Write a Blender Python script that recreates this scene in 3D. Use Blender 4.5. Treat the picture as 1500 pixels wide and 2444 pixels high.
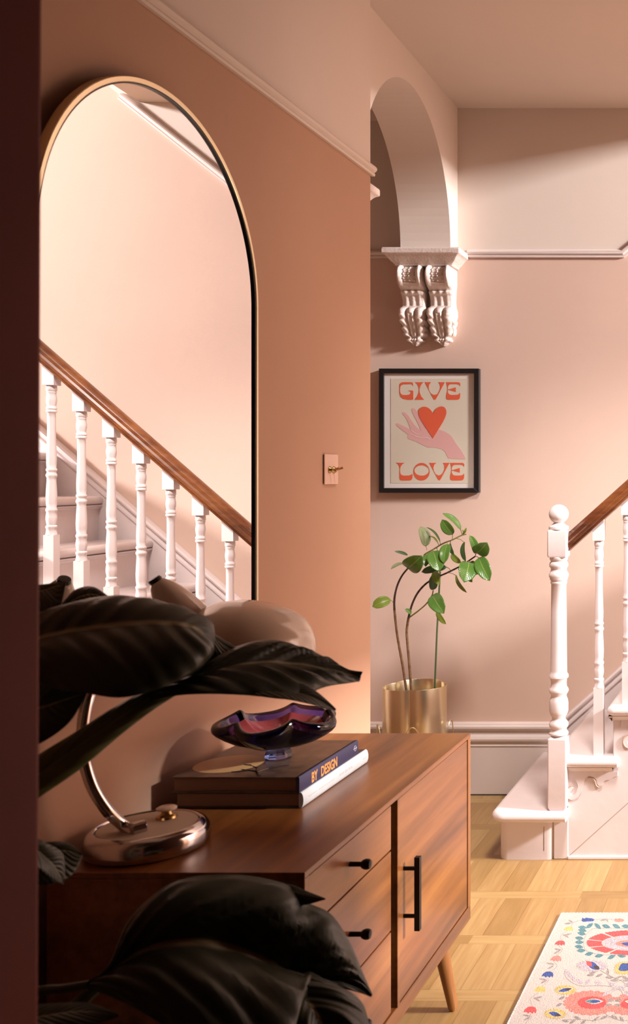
import bpy, bmesh, math, random
from mathutils import Vector, Matrix
random.seed(7)
PI = math.pi
for o in list(bpy.data.objects): bpy.data.objects.remove(o)
SC = bpy.context.scene
COL = SC.collection

# ------------------------------------------------------------------ camera
F, CX, CY, EYE = 2400.0, 1850.0, 1140.0, 1.2915        # focal length in px of the 1500x2444 frame, axis point, eye height
cam = bpy.data.cameras.new('camera'); camo = bpy.data.objects.new('camera', cam); COL.objects.link(camo)
cam.sensor_fit = 'VERTICAL'; cam.sensor_height = 36.0; cam.sensor_width = 36.0
cam.lens = 36.0 * F / 2444
cam.shift_x = -(CX - 750) / 2444
cam.shift_y = (CY - 1222) / 2444
camo.location = (0, 0, EYE); camo.rotation_euler = (PI / 2, 0, 0)
cam.clip_start = 0.05
cam.dof.use_dof = True; cam.dof.focus_distance = 2.9; cam.dof.aperture_fstop = 6.3
SC.camera = camo

# ------------------------------------------------------------------ light, world, exposure
w = bpy.data.worlds.new('world'); SC.world = w; w.use_nodes = True
w.node_tree.nodes['Background'].inputs[0].default_value = (1.0, 0.72, 0.62, 1)
w.node_tree.nodes['Background'].inputs[1].default_value = 0.006

def area(name, loc, target, sx, sy, power, col):
    l = bpy.data.lights.new(name, 'AREA'); l.shape = 'RECTANGLE'; l.size = sx; l.size_y = sy
    l.energy = power; l.color = col
    o = bpy.data.objects.new(name, l); COL.objects.link(o); o.location = loc
    o.rotation_euler = (Vector(target) - Vector(loc)).to_track_quat('-Z', 'Y').to_euler()
    return o
# daylight through the landing window high on the right; the low light below it is an added fill without a door
area('landing_window_daylight', (6.45, 1.80, 4.32), (-0.9, 3.5, 1.5), 0.85, 0.75, 1000, (1.0, 0.985, 0.985))
area('low_hall_fill', (1.54, 2.95, 1.10), (-1.2, 2.7, 1.0), 0.6, 0.8, 2.5, (1.0, 0.90, 0.80))
# added unseen spot, fills the foot of the stair and the lower back wall
sl = bpy.data.lights.new('stair_foot_fill_spot', 'SPOT'); sl.energy = 270; sl.spot_size = math.radians(70); sl.spot_blend = 1.0; sl.shadow_soft_size = 0.22; sl.color = (1.0, 0.94, 0.89)
slo = bpy.data.objects.new('stair_foot_fill_spot', sl); COL.objects.link(slo); slo.location = (-0.35, 2.50, 2.74)
slo.rotation_euler = (Vector((-0.62, 3.9, 0.05)) - slo.location).to_track_quat('-Z', 'Y').to_euler()
SC.view_settings.view_transform = 'Standard'; SC.view_settings.look = 'None'
SC.view_settings.gamma = 1.0; SC.view_settings.use_curve_mapping = False
SC.view_settings.exposure = 0.46
SC.cycles.max_bounces = 12; SC.cycles.diffuse_bounces = 3; SC.cycles.transmission_bounces = 10

# ------------------------------------------------------------------ helpers
def P(px, py, d):
    return Vector(((px - CX) * d / F, d, EYE - (py - CY) * d / F))
def on_floor(px, py, z=0.0):
    d = (EYE - z) * F / (py - CY)
    return Vector(((px - CX) * d / F, d, z))

OFF = {}
class MB:
    def __init__(s): s.v = []; s.f = []; s.mi = []; s.uv = {}
    def add(s, vs, fs, m=0):
        b = len(s.v); s.v += [Vector(v) for v in vs]
        for f in fs: s.f.append([b + i for i in f]); s.mi.append(m)
        return b
    def box(s, x0, x1, y0, y1, z0, z1, m=0):
        s.add([(x0,y0,z0),(x1,y0,z0),(x1,y1,z0),(x0,y1,z0),(x0,y0,z1),(x1,y0,z1),(x1,y1,z1),(x0,y1,z1)],
              [(0,3,2,1),(4,5,6,7),(0,1,5,4),(1,2,6,5),(2,3,7,6),(3,0,4,7)], m); return s
    def prism(s, poly, fn, h0, h1, m=0):
        n = len(poly); a = [fn(p[0], p[1], h0) for p in poly]; b = [fn(p[0], p[1], h1) for p in poly]
        s.add(a + b, [list(range(n))[::-1], list(range(n, 2*n))] + [(i, (i+1) % n, n+(i+1) % n, n+i) for i in range(n)], m); return s
    def flat(s, pts, m=0):
        s.add(pts, [list(range(len(pts)))], m); return s
    def lathe(s, prof, c, seg=32, m=0, axis=None, caps=True):
        c = Vector(c); vs = []
        if axis is None: ux, uy, uz = Vector((1,0,0)), Vector((0,1,0)), Vector((0,0,1))
        else:
            uz = Vector(axis).normalized(); ux = uz.orthogonal().normalized(); uy = uz.cross(ux)
        for r, z in prof:
            for i in range(seg):
                a = 2*PI*i/seg; vs.append(c + uz*z + ux*(r*math.cos(a)) + uy*(r*math.sin(a)))
        fs = []
        for k in range(len(prof)-1):
            for i in range(seg):
                j = (i+1) % seg; fs.append((k*seg+i, k*seg+j, (k+1)*seg+j, (k+1)*seg+i))
        if caps: fs.append(list(range(seg))[::-1]); fs.append([(len(prof)-1)*seg+i for i in range(seg)])
        s.add(vs, fs, m); return s
    def tube(s, pts, r, seg=10, m=0, caps=True):
        pts = [Vector(p) for p in pts]; n = len(pts)
        rr = r if isinstance(r, (list, tuple)) else [r]*n
        vs = []; ref = None
        for i, p in enumerate(pts):
            t = (pts[min(i+1, n-1)] - pts[max(i-1, 0)]).normalized()
            if ref is None: ref = t.orthogonal().normalized()
            u = (ref - t*ref.dot(t)).normalized(); ref = u; v = t.cross(u)
            for k in range(seg):
                a = 2*PI*k/seg; vs.append(p + (u*math.cos(a) + v*math.sin(a))*rr[i])
        fs = []
        for i in range(n-1):
            for k in range(seg):
                j = (k+1) % seg; fs.append((i*seg+k, i*seg+j, (i+1)*seg+j, (i+1)*seg+k))
        if caps: fs.append(list(range(seg))[::-1]); fs.append([(n-1)*seg+k for k in range(seg)])
        s.add(vs, fs, m); return s
    def grid(s, rows, m=0, closed=False, uv=False):
        nr, nc = len(rows), len(rows[0]); b = len(s.v)
        for r in rows: s.v += [Vector(p) for p in r]
        for i in range(nr-1):
            for j in range(nc if closed else nc-1):
                k = (j+1) % nc
                s.f.append([b+i*nc+j, b+i*nc+k, b+(i+1)*nc+k, b+(i+1)*nc+j]); s.mi.append(m)
        if uv:
            for i in range(nr):
                for j in range(nc): s.uv[b+i*nc+j] = (i/(nr-1), j/(nc-1))
        return s
    def sweep(s, path, prof, nrm, up=None, m=0):
        """profile (out, across) swept along a path lying in the plane with normal nrm, mitred"""
        nrm = Vector(nrm); path = [Vector(p) for p in path]; n = len(path); rows = []
        for i, p in enumerate(path):
            ts = []
            if i > 0: ts.append((path[i]-path[i-1]).normalized())
            if i < n-1: ts.append((path[i+1]-path[i]).normalized())
            t = sum(ts, Vector()).normalized(); a = nrm.cross(t)
            if up is not None and a.dot(Vector(up)) < 0: a = -a
            k = 1.0/max(0.3, t.dot(ts[0]))
            rows.append([p + nrm*o + a*(c*k) for o, c in prof])
        b = len(s.v); s.grid(rows, m, closed=True); c = len(prof)
        s.f.append([b+j for j in range(c)]); s.mi.append(m)
        s.f.append([b+(n-1)*c+j for j in range(c)]); s.mi.append(m); return s
    def build(s, name, mats, parent=None, smooth=False, bevel=0, seg=2, solid=0, sub=0, angle=35):
        off = OFF.get(parent.name, Vector()) if parent else Vector()
        me = bpy.data.meshes.new(name); me.from_pydata([v-off for v in s.v], [], s.f)
        mats = mats if isinstance(mats, (list, tuple)) else [mats]
        for mm in mats: me.materials.append(mm)
        for p, i in zip(me.polygons, s.mi): p.material_index = i
        if s.uv:
            ul = me.uv_layers.new(name='UVMap')
            for lp in me.loops: ul.data[lp.index].uv = s.uv.get(lp.vertex_index, (0, 0))
        bm = bmesh.new(); bm.from_mesh(me)
        bmesh.ops.recalc_face_normals(bm, faces=bm.faces)
        big = [f for f in bm.faces if len(f.verts) > 4]
        if big: bmesh.ops.triangulate(bm, faces=big)
        bm.to_mesh(me); bm.free()
        o = bpy.data.objects.new(name, me); COL.objects.link(o)
        if parent: o.parent = parent; OFF[o.name] = off
        if bevel:
            b = o.modifiers.new('bevel', 'BEVEL'); b.width = bevel; b.segments = seg; b.limit_method = 'ANGLE'; b.angle_limit = math.radians(angle)
            b.harden_normals = False
        if solid:
            q = o.modifiers.new('thick', 'SOLIDIFY'); q.thickness = solid; q.offset = 0
        if sub:
            q = o.modifiers.new('sub', 'SUBSURF'); q.levels = sub; q.render_levels = sub
        if smooth:
            me.polygons.foreach_set('use_smooth', [True]*len(me.polygons))
            if smooth != 'all': me.set_sharp_from_angle(angle=math.radians(angle))
        return o

def thing(name, label, cat, loc, group=None):
    o = bpy.data.objects.new(name, None); COL.objects.link(o); o.location = loc; o.empty_display_size = 0.1
    o['label'] = label; o['category'] = cat
    if group: o['group'] = group
    OFF[o.name] = Vector(loc); return o
def struct(o): o['kind'] = 'structure'; return o

def spline(pts, n):
    """Catmull-Rom through pts, n samples"""
    pts = [Vector(p) for p in pts]; m = len(pts); out = []
    for k in range(n):
        t = k/(n-1)*(m-1); i = min(int(t), m-2); u = t-i
        p0 = pts[max(i-1, 0)]; p1 = pts[i]; p2 = pts[i+1]; p3 = pts[min(i+2, m-1)]
        out.append(0.5*((2*p1) + (p2-p0)*u + (2*p0-5*p1+4*p2-p3)*u*u + (3*p1-p0-3*p2+p3)*u*u*u))
    return out

# ------------------------------------------------------------------ materials
def mat(name, col, rough=0.5, metal=0.0, spec=0.5, var=0.0, vscale=4.0, bump=0.0, bscale=60.0, coat=0.0, coord='Object', detail=4):
    m = bpy.data.materials.new(name); m.use_nodes = True; nt = m.node_tree; b = nt.nodes['Principled BSDF']
    b.inputs['Base Color'].default_value = (*col, 1); b.inputs['Roughness'].default_value = rough
    b.inputs['Metallic'].default_value = metal; b.inputs['Specular IOR Level'].default_value = spec
    b.inputs['Coat Weight'].default_value = coat; b.inputs['Coat Roughness'].default_value = 0.15
    if var or bump:
        tc = nt.nodes.new('ShaderNodeTexCoord')
    if var:
        n = nt.nodes.new('ShaderNodeTexNoise'); n.inputs['Scale'].default_value = vscale; n.inputs['Detail'].default_value = detail
        nt.links.new(tc.outputs[coord], n.inputs['Vector'])
        r = nt.nodes.new('ShaderNodeValToRGB')
        r.color_ramp.elements[0].position = 0.3; r.color_ramp.elements[1].position = 0.7
        r.color_ramp.elements[0].color = (*[c*(1-var) for c in col], 1)
        r.color_ramp.elements[1].color = (*[min(1, c*(1+var)) for c in col], 1)
        nt.links.new(n.outputs['Fac'], r.inputs[0]); nt.links.new(r.outputs[0], b.inputs['Base Color'])
    if bump:
        n2 = nt.nodes.new('ShaderNodeTexNoise'); n2.inputs['Scale'].default_value = bscale; n2.inputs['Detail'].default_value = 5
        nt.links.new(tc.outputs[coord], n2.inputs['Vector'])
        bp = nt.nodes.new('ShaderNodeBump'); bp.inputs['Strength'].default_value = bump; bp.inputs['Distance'].default_value = 0.004
        nt.links.new(n2.outputs['Fac'], bp.inputs['Height']); nt.links.new(bp.outputs[0], b.inputs['Normal'])
    return m

def node(nt, typ, **kw):
    n = nt.nodes.new(typ)
    for k, v in kw.items(): setattr(n, k, v)
    return n
def math_n(nt, op, a, b=None):
    n = nt.nodes.new('ShaderNodeMath'); n.operation = op
    for i, x in enumerate((a, b)):
        if x is None: continue
        if isinstance(x, (int, float)): n.inputs[i].default_value = x
        else: nt.links.new(x, n.inputs[i])
    return n.outputs[0]
def ramp(nt, fac, stops):
    r = nt.nodes.new('ShaderNodeValToRGB'); e = r.color_ramp.elements
    while len(e) < len(stops): e.new(0.5)
    for el, (p, c) in zip(e, stops): el.position = p; el.color = (*c, 1)
    nt.links.new(fac, r.inputs[0]); return r.outputs[0]
def wood(name, dark, mid, light, scale=(28, 1.6, 28), rough=0.35, coat=0.0, bump=0.05):
    m = bpy.data.materials.new(name); m.use_nodes = True; nt = m.node_tree; b = nt.nodes['Principled BSDF']
    tc = node(nt, 'ShaderNodeTexCoord'); mp = node(nt, 'ShaderNodeMapping'); mp.inputs['Scale'].default_value = scale
    nt.links.new(tc.outputs['Object'], mp.inputs[0])
    big = node(nt, 'ShaderNodeTexNoise'); big.inputs['Scale'].default_value = 0.28; big.inputs['Detail'].default_value = 3; big.inputs['Distortion'].default_value = 0.8
    nt.links.new(mp.outputs[0], big.inputs['Vector'])
    n = node(nt, 'ShaderNodeTexNoise'); n.inputs['Scale'].default_value = 1.6; n.inputs['Detail'].default_value = 6; n.inputs['Roughness'].default_value = 0.65
    nt.links.new(mp.outputs[0], n.inputs['Vector'])
    fac = math_n(nt, 'ADD', math_n(nt, 'MULTIPLY', big.outputs['Fac'], 0.65), math_n(nt, 'MULTIPLY', n.outputs['Fac'], 0.35))
    c = ramp(nt, fac, [(0.34, dark), (0.5, mid), (0.66, light)])
    nt.links.new(c, b.inputs['Base Color']); b.inputs['Roughness'].default_value = rough
    b.inputs['Coat Weight'].default_value = coat; b.inputs['Coat Roughness'].default_value = 0.25
    bp = node(nt, 'ShaderNodeBump'); bp.inputs['Strength'].default_value = bump; bp.inputs['Distance'].default_value = 0.002
    nt.links.new(n.outputs['Fac'], bp.inputs['Height']); nt.links.new(bp.outputs[0], b.inputs['Normal'])
    return m

M = {}
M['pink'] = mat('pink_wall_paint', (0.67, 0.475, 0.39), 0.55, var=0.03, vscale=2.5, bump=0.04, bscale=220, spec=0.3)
M['pink_shaded'] = mat('shaded_pink_wall_paint', (0.50, 0.285, 0.185), 0.55, var=0.03, vscale=2.5, bump=0.04, bscale=220, spec=0.3)  # darker copy of the wall pink, the left wall's shade put into it
M['blush'] = mat('pale_blush_paint', (0.74, 0.62, 0.545), 0.6, var=0.02, vscale=2.5, bump=0.04, bscale=220, spec=0.3)
M['ceiling'] = mat('ceiling_paint', (0.70, 0.58, 0.50), 0.7, var=0.02, vscale=2.0, spec=0.2)
M['trim'] = mat('pale_pink_eggshell', (0.74, 0.63, 0.60), 0.33, var=0.03, vscale=9, bump=0.06, bscale=45)
M['stair'] = mat('pale_pink_gloss_paint', (0.74, 0.635, 0.625), 0.26, var=0.03, vscale=12, bump=0.10, bscale=38)
M['plaster'] = mat('painted_plaster', (0.72, 0.59, 0.53), 0.6, var=0.05, vscale=40, bump=0.35, bscale=110)
M['void'] = mat('dark_crack', (0.03, 0.02, 0.018), 0.9)
M['brass'] = mat('brushed_brass', (0.84, 0.72, 0.48), 0.30, metal=1.0)
M['oldbrass'] = mat('aged_brass', (0.50, 0.34, 0.15), 0.3, metal=1.0)
M['black'] = mat('black_lacquer', (0.008, 0.008, 0.009), 0.35)
M['blackmetal'] = mat('black_metal', (0.012, 0.010, 0.010), 0.38, metal=0.6)
M['chrome'] = mat('chrome', (0.60, 0.565, 0.56), 0.13, metal=1.0)
M['cream'] = mat('cream_enamel', (0.72, 0.55, 0.43), 0.16, coat=0.6)
M['walnut'] = wood('acorn_wood', (0.078, 0.023, 0.006), (0.21, 0.069, 0.0155), (0.345, 0.13, 0.031), (26, 1.5, 26), 0.30, 0.15)
M['walnut2'] = wood('acorn_wood_leg', (0.13, 0.043, 0.012), (0.25, 0.092, 0.025), (0.34, 0.14, 0.042), (22, 22, 2.0), 0.33)
M['rail'] = wood('mahogany', (0.045, 0.012, 0.005), (0.13, 0.037, 0.012), (0.25, 0.085, 0.026), (3, 30, 30), 0.28, 0.3)
M['gap'] = mat('shadow_gap', (0.012, 0.006, 0.004), 0.8)

M['bounce_dark'] = mat('dark_bounce_cut_paint', (0.10, 0.036, 0.020), 0.6, var=.05, vscale=3)  # dark colour given to unseen walls to cut bounce light
# ------------------------------------------------------------------ floor
def floor_mat():
    m = bpy.data.materials.new('oak_parquet'); m.use_nodes = True; nt = m.node_tree; b = nt.nodes['Principled BSDF']
    tc = node(nt, 'ShaderNodeTexCoord'); sp = node(nt, 'ShaderNodeSeparateXYZ'); nt.links.new(tc.outputs['Object'], sp.inputs[0])
    x, y = sp.outputs[0], sp.outputs[1]
    yy = math_n(nt, 'DIVIDE', math_n(nt, 'SUBTRACT', y, 0.062), 0.3025)
    row = math_n(nt, 'FLOOR', yy); fr = math_n(nt, 'FRACT', yy)
    strip = math_n(nt, 'LESS_THAN', fr, 0.175)
    xs = math_n(nt, 'DIVIDE', math_n(nt, 'ADD', x, math_n(nt, 'MULTIPLY', row, 0.031)), 0.078)
    pl = math_n(nt, 'FLOOR', xs); fx = math_n(nt, 'FRACT', xs)
    xl = math_n(nt, 'FLOOR', math_n(nt, 'DIVIDE', math_n(nt, 'ADD', x, math_n(nt, 'MULTIPLY', row, 0.37)), 0.62))
    def mix(f, a, c):
        n = node(nt, 'ShaderNodeMix', data_type='FLOAT'); nt.links.new(f, n.inputs[0])
        for k, q in ((2, a), (3, c)):
            if isinstance(q, (int, float)): n.inputs[k].default_value = q
            else: nt.links.new(q, n.inputs[k])
        return n.outputs[0]
    idx = mix(strip, pl, math_n(nt, 'ADD', xl, 91.3))
    cb = node(nt, 'ShaderNodeCombineXYZ'); nt.links.new(idx, cb.inputs[0]); nt.links.new(row, cb.inputs[1]); nt.links.new(strip, cb.inputs[2])
    wn = node(nt, 'ShaderNodeTexWhiteNoise'); nt.links.new(cb.outputs[0], wn.inputs['Vector'])
    # grain along the board
    ax = mix(strip, math_n(nt, 'MULTIPLY', x, 55.0), math_n(nt, 'MULTIPLY', x, 3.5))
    ay = mix(strip, math_n(nt, 'MULTIPLY', y, 3.5), math_n(nt, 'MULTIPLY', y, 55.0))
    gv = node(nt, 'ShaderNodeCombineXYZ'); nt.links.new(ax, gv.inputs[0]); nt.links.new(ay, gv.inputs[1]); nt.links.new(math_n(nt, 'MULTIPLY', wn.outputs['Value'], 30.0), gv.inputs[2])
    g = node(nt, 'ShaderNodeTexNoise'); g.inputs['Scale'].default_value = 1.5; g.inputs['Detail'].default_value = 6; g.inputs['Distortion'].default_value = 0.6
    nt.links.new(gv.outputs[0], g.inputs['Vector'])
    fac = math_n(nt, 'ADD', math_n(nt, 'MULTIPLY', wn.outputs['Value'], 0.42), math_n(nt, 'MULTIPLY', g.outputs['Fac'], 0.58))
    c = ramp(nt, fac, [(0.22, (0.25, 0.142, 0.046)), (0.5, (0.335, 0.19, 0.070)), (0.8, (0.42, 0.28, 0.115))])
    e1 = math_n(nt, 'LESS_THAN', math_n(nt, 'ABSOLUTE', math_n(nt, 'SUBTRACT', fx, 0.5)), 0.488)
    e1 = math_n(nt, 'MAXIMUM', e1, strip)
    e2 = math_n(nt, 'GREATER_THAN', math_n(nt, 'ABSOLUTE', math_n(nt, 'SUBTRACT', fr, 0.175)), 0.003)
    e3 = math_n(nt, 'GREATER_THAN', fr, 0.004)
    e = math_n(nt, 'MULTIPLY', math_n(nt, 'MULTIPLY', e1, e2), e3)
    mx = node(nt, 'ShaderNodeMix', data_type='RGBA', blend_type='MULTIPLY'); mx.inputs[0].default_value = 1.0
    nt.links.new(c, mx.inputs[6])
    ec = ramp(nt, e, [(0.0, (0.72, 0.66, 0.6)), (1.0, (1, 1, 1))]); nt.links.new(ec, mx.inputs[7])
    nt.links.new(mx.outputs[2], b.inputs['Base Color']); b.inputs['Roughness'].default_value = 0.36
    bp = node(nt, 'ShaderNodeBump'); bp.inputs['Strength'].default_value = 0.08; bp.inputs['Distance'].default_value = 0.002
    nt.links.new(g.outputs['Fac'], bp.inputs['Height']); nt.links.new(bp.outputs[0], b.inputs['Normal'])
    return m
M['floor'] = floor_mat()
WL = -1.20          # left wall face
D = 4.105           # back wall face
H = 2.80
RZ = 2.205          # picture rail height
struct(MB().box(-3.0, 6.7, -1.3, D+0.1, -0.08, 0).build('floor', M['floor']))
# flat hall ceiling, then the slope that follows the stair up to the landing
mb = MB()
EDGE = 0.08; SL = 0.65
mb.add([(-3,-1.3,H),(EDGE,-1.3,H),(EDGE,D+.1,H),(-3,D+.1,H),(-3,-1.3,H+.08),(EDGE,-1.3,H+.08),(EDGE,D+.1,H+.08),(-3,D+.1,H+.08)],
       [(0,3,2,1),(4,5,6,7),(0,1,5,4),(1,2,6,5),(2,3,7,6),(3,0,4,7)])
z2 = H + SL*(6.7-EDGE)
mb.add([(EDGE,-1.3,H),(6.7,-1.3,z2),(6.7,D+.1,z2),(EDGE,D+.1,H),(EDGE,-1.3,H+.08),(6.7,-1.3,z2+.08),(6.7,D+.1,z2+.08),(EDGE,D+.1,H+.08)],
       [(0,3,2,1),(4,5,6,7),(0,1,5,4),(1,2,6,5),(2,3,7,6),(3,0,4,7)])
struct(mb.build('ceiling', M['ceiling']))

# ------------------------------------------------------------------ walls
KX = -0.619; KS = 0.80                    # the back-wall rail turns up with the stair here
def ceil_z(x): return H if x <= EDGE else H + SL*(x-EDGE)
mb = MB()
XR = 6.6
RZR = RZ + KS*(XR-KX)
# crossing of rail slope and ceiling slope never matters: keep rail below ceiling
def rail_z(x): return RZ if x <= KX else min(RZ + KS*(x-KX), ceil_z(x))
xs = [-2.9, KX]
x = KX
while x < XR-1e-6:
    x = min(x+0.05, XR); xs.append(x)
low = [(-2.9, 0), (XR, 0)] + [(xx, rail_z(xx)) for xx in reversed(xs)]
fy = lambda a, b, h: Vector((a, h, b))
mb.prism(low, fy, D, D+0.1, 0)
xu = [xx for xx in xs if ceil_z(xx) - rail_z(xx) > 1e-4]
if EDGE not in xu: xu = sorted(xu + [EDGE]) if ceil_z(EDGE)-rail_z(EDGE) > 1e-4 else xu
up = [(xx, rail_z(xx)) for xx in xu] + [(xx, ceil_z(xx)) for xx in reversed(xu)]
mb.prism(up, fy, D, D+0.1, 1)
struct(mb.build('wall_back', [M['pink'], M['blush']]))
# left wall up to its outer corner, with the lighter band above the rail
WE = 2.983
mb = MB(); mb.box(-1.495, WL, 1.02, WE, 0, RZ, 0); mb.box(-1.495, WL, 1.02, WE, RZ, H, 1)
struct(mb.build('wall_left', [M['pink_shaded'], M['blush']]))
# arched cross wall between the left wall's corner and the back wall
AX0, AX1 = -1.495, -1.295
AC, AR, AZ = 3.583, 0.4325, 0.485
arc = [(AC - AR*math.cos(PI*i/48), RZ + AZ*math.sin(PI*i/48)) for i in range(49)]
poly = [(WE, 0), (3.06, 0), (3.06, RZ)] + arc + [(D, RZ), (D, H), (WE, H)]
o = struct(MB().prism(poly, lambda a, b, h: Vector((h, a, b)), AX0, AX1).build('wall_arch', M['blush']))
struct(MB().box(-2.9, -2.8, 1.02, D, 0, H).build('wall_passage', M['pink']))
struct(MB().box(-2.8, -1.495, 2.70, 2.78, 0, H).build('wall_passage_end', M['pink']))
# doorway the picture is taken through
mb = MB()
jt, jb_ = -0.738, -0.748
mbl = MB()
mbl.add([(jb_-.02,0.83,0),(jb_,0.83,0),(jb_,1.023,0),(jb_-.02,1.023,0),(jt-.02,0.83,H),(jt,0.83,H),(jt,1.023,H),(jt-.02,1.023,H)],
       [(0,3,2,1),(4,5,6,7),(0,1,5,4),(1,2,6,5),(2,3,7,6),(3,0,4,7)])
mb.add([(-3,0.84,0),(jb_-.02,0.84,0),(jb_-.02,1.02,0),(-3,1.02,0),(-3,0.84,H),(jt-.02,0.84,H),(jt-.02,1.02,H),(-3,1.02,H)],
       [(0,3,2,1),(4,5,6,7),(0,1,5,4),(1,2,6,5),(2,3,7,6),(3,0,4,7)])
struct(mb.build('wall_front', M['bounce_dark'], bevel=0.012, seg=3, smooth=True))
M['lining'] = mat('shade_darkened_lining_paint', (0.16, 0.036, 0.027), 0.7, spec=.15, var=.1, vscale=6)  # the doorway's shade is put into the lining colour
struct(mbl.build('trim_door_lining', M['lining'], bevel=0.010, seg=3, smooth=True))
struct(MB().box(jt, 0.40, 0.84, 1.02, 2.12, H).build('trim_door_head', M['bounce_dark']))
mb = MB(); mb.box(0.40, 0.50, -1.3, 1.88, 0, 3.05); mb.box(0.40, 0.50, 1.88, 2.90, 1.48, 3.05)
struct(mb.build('wall_light_blocker', M['bounce_dark']))  # unseen wall, its end and low lintel shaped to block the window light
struct(MB().box(0.50, 6.6, 0.84, 0.94, 0, 7.1).build('wall_street', M['bounce_dark']))
mb = MB()
wy0, wy1, wz0, wz1 = 1.2, 2.4, 3.75, 4.65
mb.box(6.6, 6.7, 0.84, wy0, 0, 7.1); mb.box(6.6, 6.7, wy1, D, 0, 7.1)
mb.box(6.6, 6.7, wy0, wy1, 0, wz0); mb.box(6.6, 6.7, wy0, wy1, wz1, 7.1)
struct(mb.build('wall_right', M['pink']))
mb = MB()
for a, b in ((wy0, wy0+.05), (wy1-.05, wy1), (1.78, 1.82)): mb.box(6.63, 6.67, a, b, wz0, wz1)
for a, b in ((wz0, wz0+.05), (wz1-.05, wz1), (4.18, 4.22)): mb.box(6.63, 6.67, wy0, wy1, a, b)
struct(mb.build('window_1', M['trim'], bevel=0.004))

# picture rails
rp = [(0,-.016),(.010,-.016),(.012,-.011),(.009,-.006),(.016,-.002),(.019,.004),(.016,.010),(.009,.013),(.006,.016),(0,.016)]
xe = -0.2
while RZ + KS*(xe-KX) < ceil_z(xe) - 0.03 and xe < 2.55: xe += 0.05
struct(MB().sweep([(-1.252, D, RZ), (KX, D, RZ), (xe, D, RZ+KS*(xe-KX))], rp, (0,-1,0), (0,0,1)).build('trim_rail_back', M['trim'], smooth=True, angle=25))
struct(MB().sweep([(-2.8, D, RZ-.002), (-1.557, D, RZ-.002)], rp, (0,-1,0), (0,0,1)).build('trim_rail_passage', M['blush'], smooth=True, angle=25))
mb = MB().sweep([(WL, 1.02, RZ), (WL, WE+.012, RZ)], [(a*.85, b*1.05) for a, b in rp], (1,0,0), (0,0,1))
struct(mb.build('trim_rail_left', M['blush'], smooth=True, angle=25))
cp = [(0,0),(.05,0),(.05,-.012),(.030,-.020),(.016,-.040),(.012,-.052),(0,-.052)]
struct(MB().sweep([(-2.8, D, H), (AX0, D, H)], cp, (0,-1,0), (0,0,1)).build('trim_cornice_passage', M['plaster'], smooth=True, angle=25))

# skirting board
sk = [(0,0),(.014,0),(.014,.196),(.018,.200),(.016,.206),(.018,.214),(.026,.222),(.028,.230),(.024,.240),(.015,.246),(.015,.262),(.022,.268),(.030,.274),(.030,.282),(.022,.286),(.020,.292),(.012,.296),(0,.296)]
struct(MB().sweep([(AX1, D, 0), (-0.87, D, 0)], sk, (0,-1,0), (0,0,1)).build('baseboard_back', M['trim'], smooth=True, angle=25))
struct(MB().sweep([(-2.8, D, 0), (AX1, D, 0)], sk, (0,-1,0), (0,0,1)).build('baseboard_passage', M['trim'], smooth=True, angle=25))
struct(MB().sweep([(WL, 1.02, 0), (WL, WE, 0)], sk, (1,0,0), (0,0,1)).build('baseboard_left', M['trim'], smooth=True, angle=25))
struct(MB().box(-1.25, -0.95, D-.017, D-.0142, 0, .004).build('trim_floor_gap', M['void']))

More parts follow.
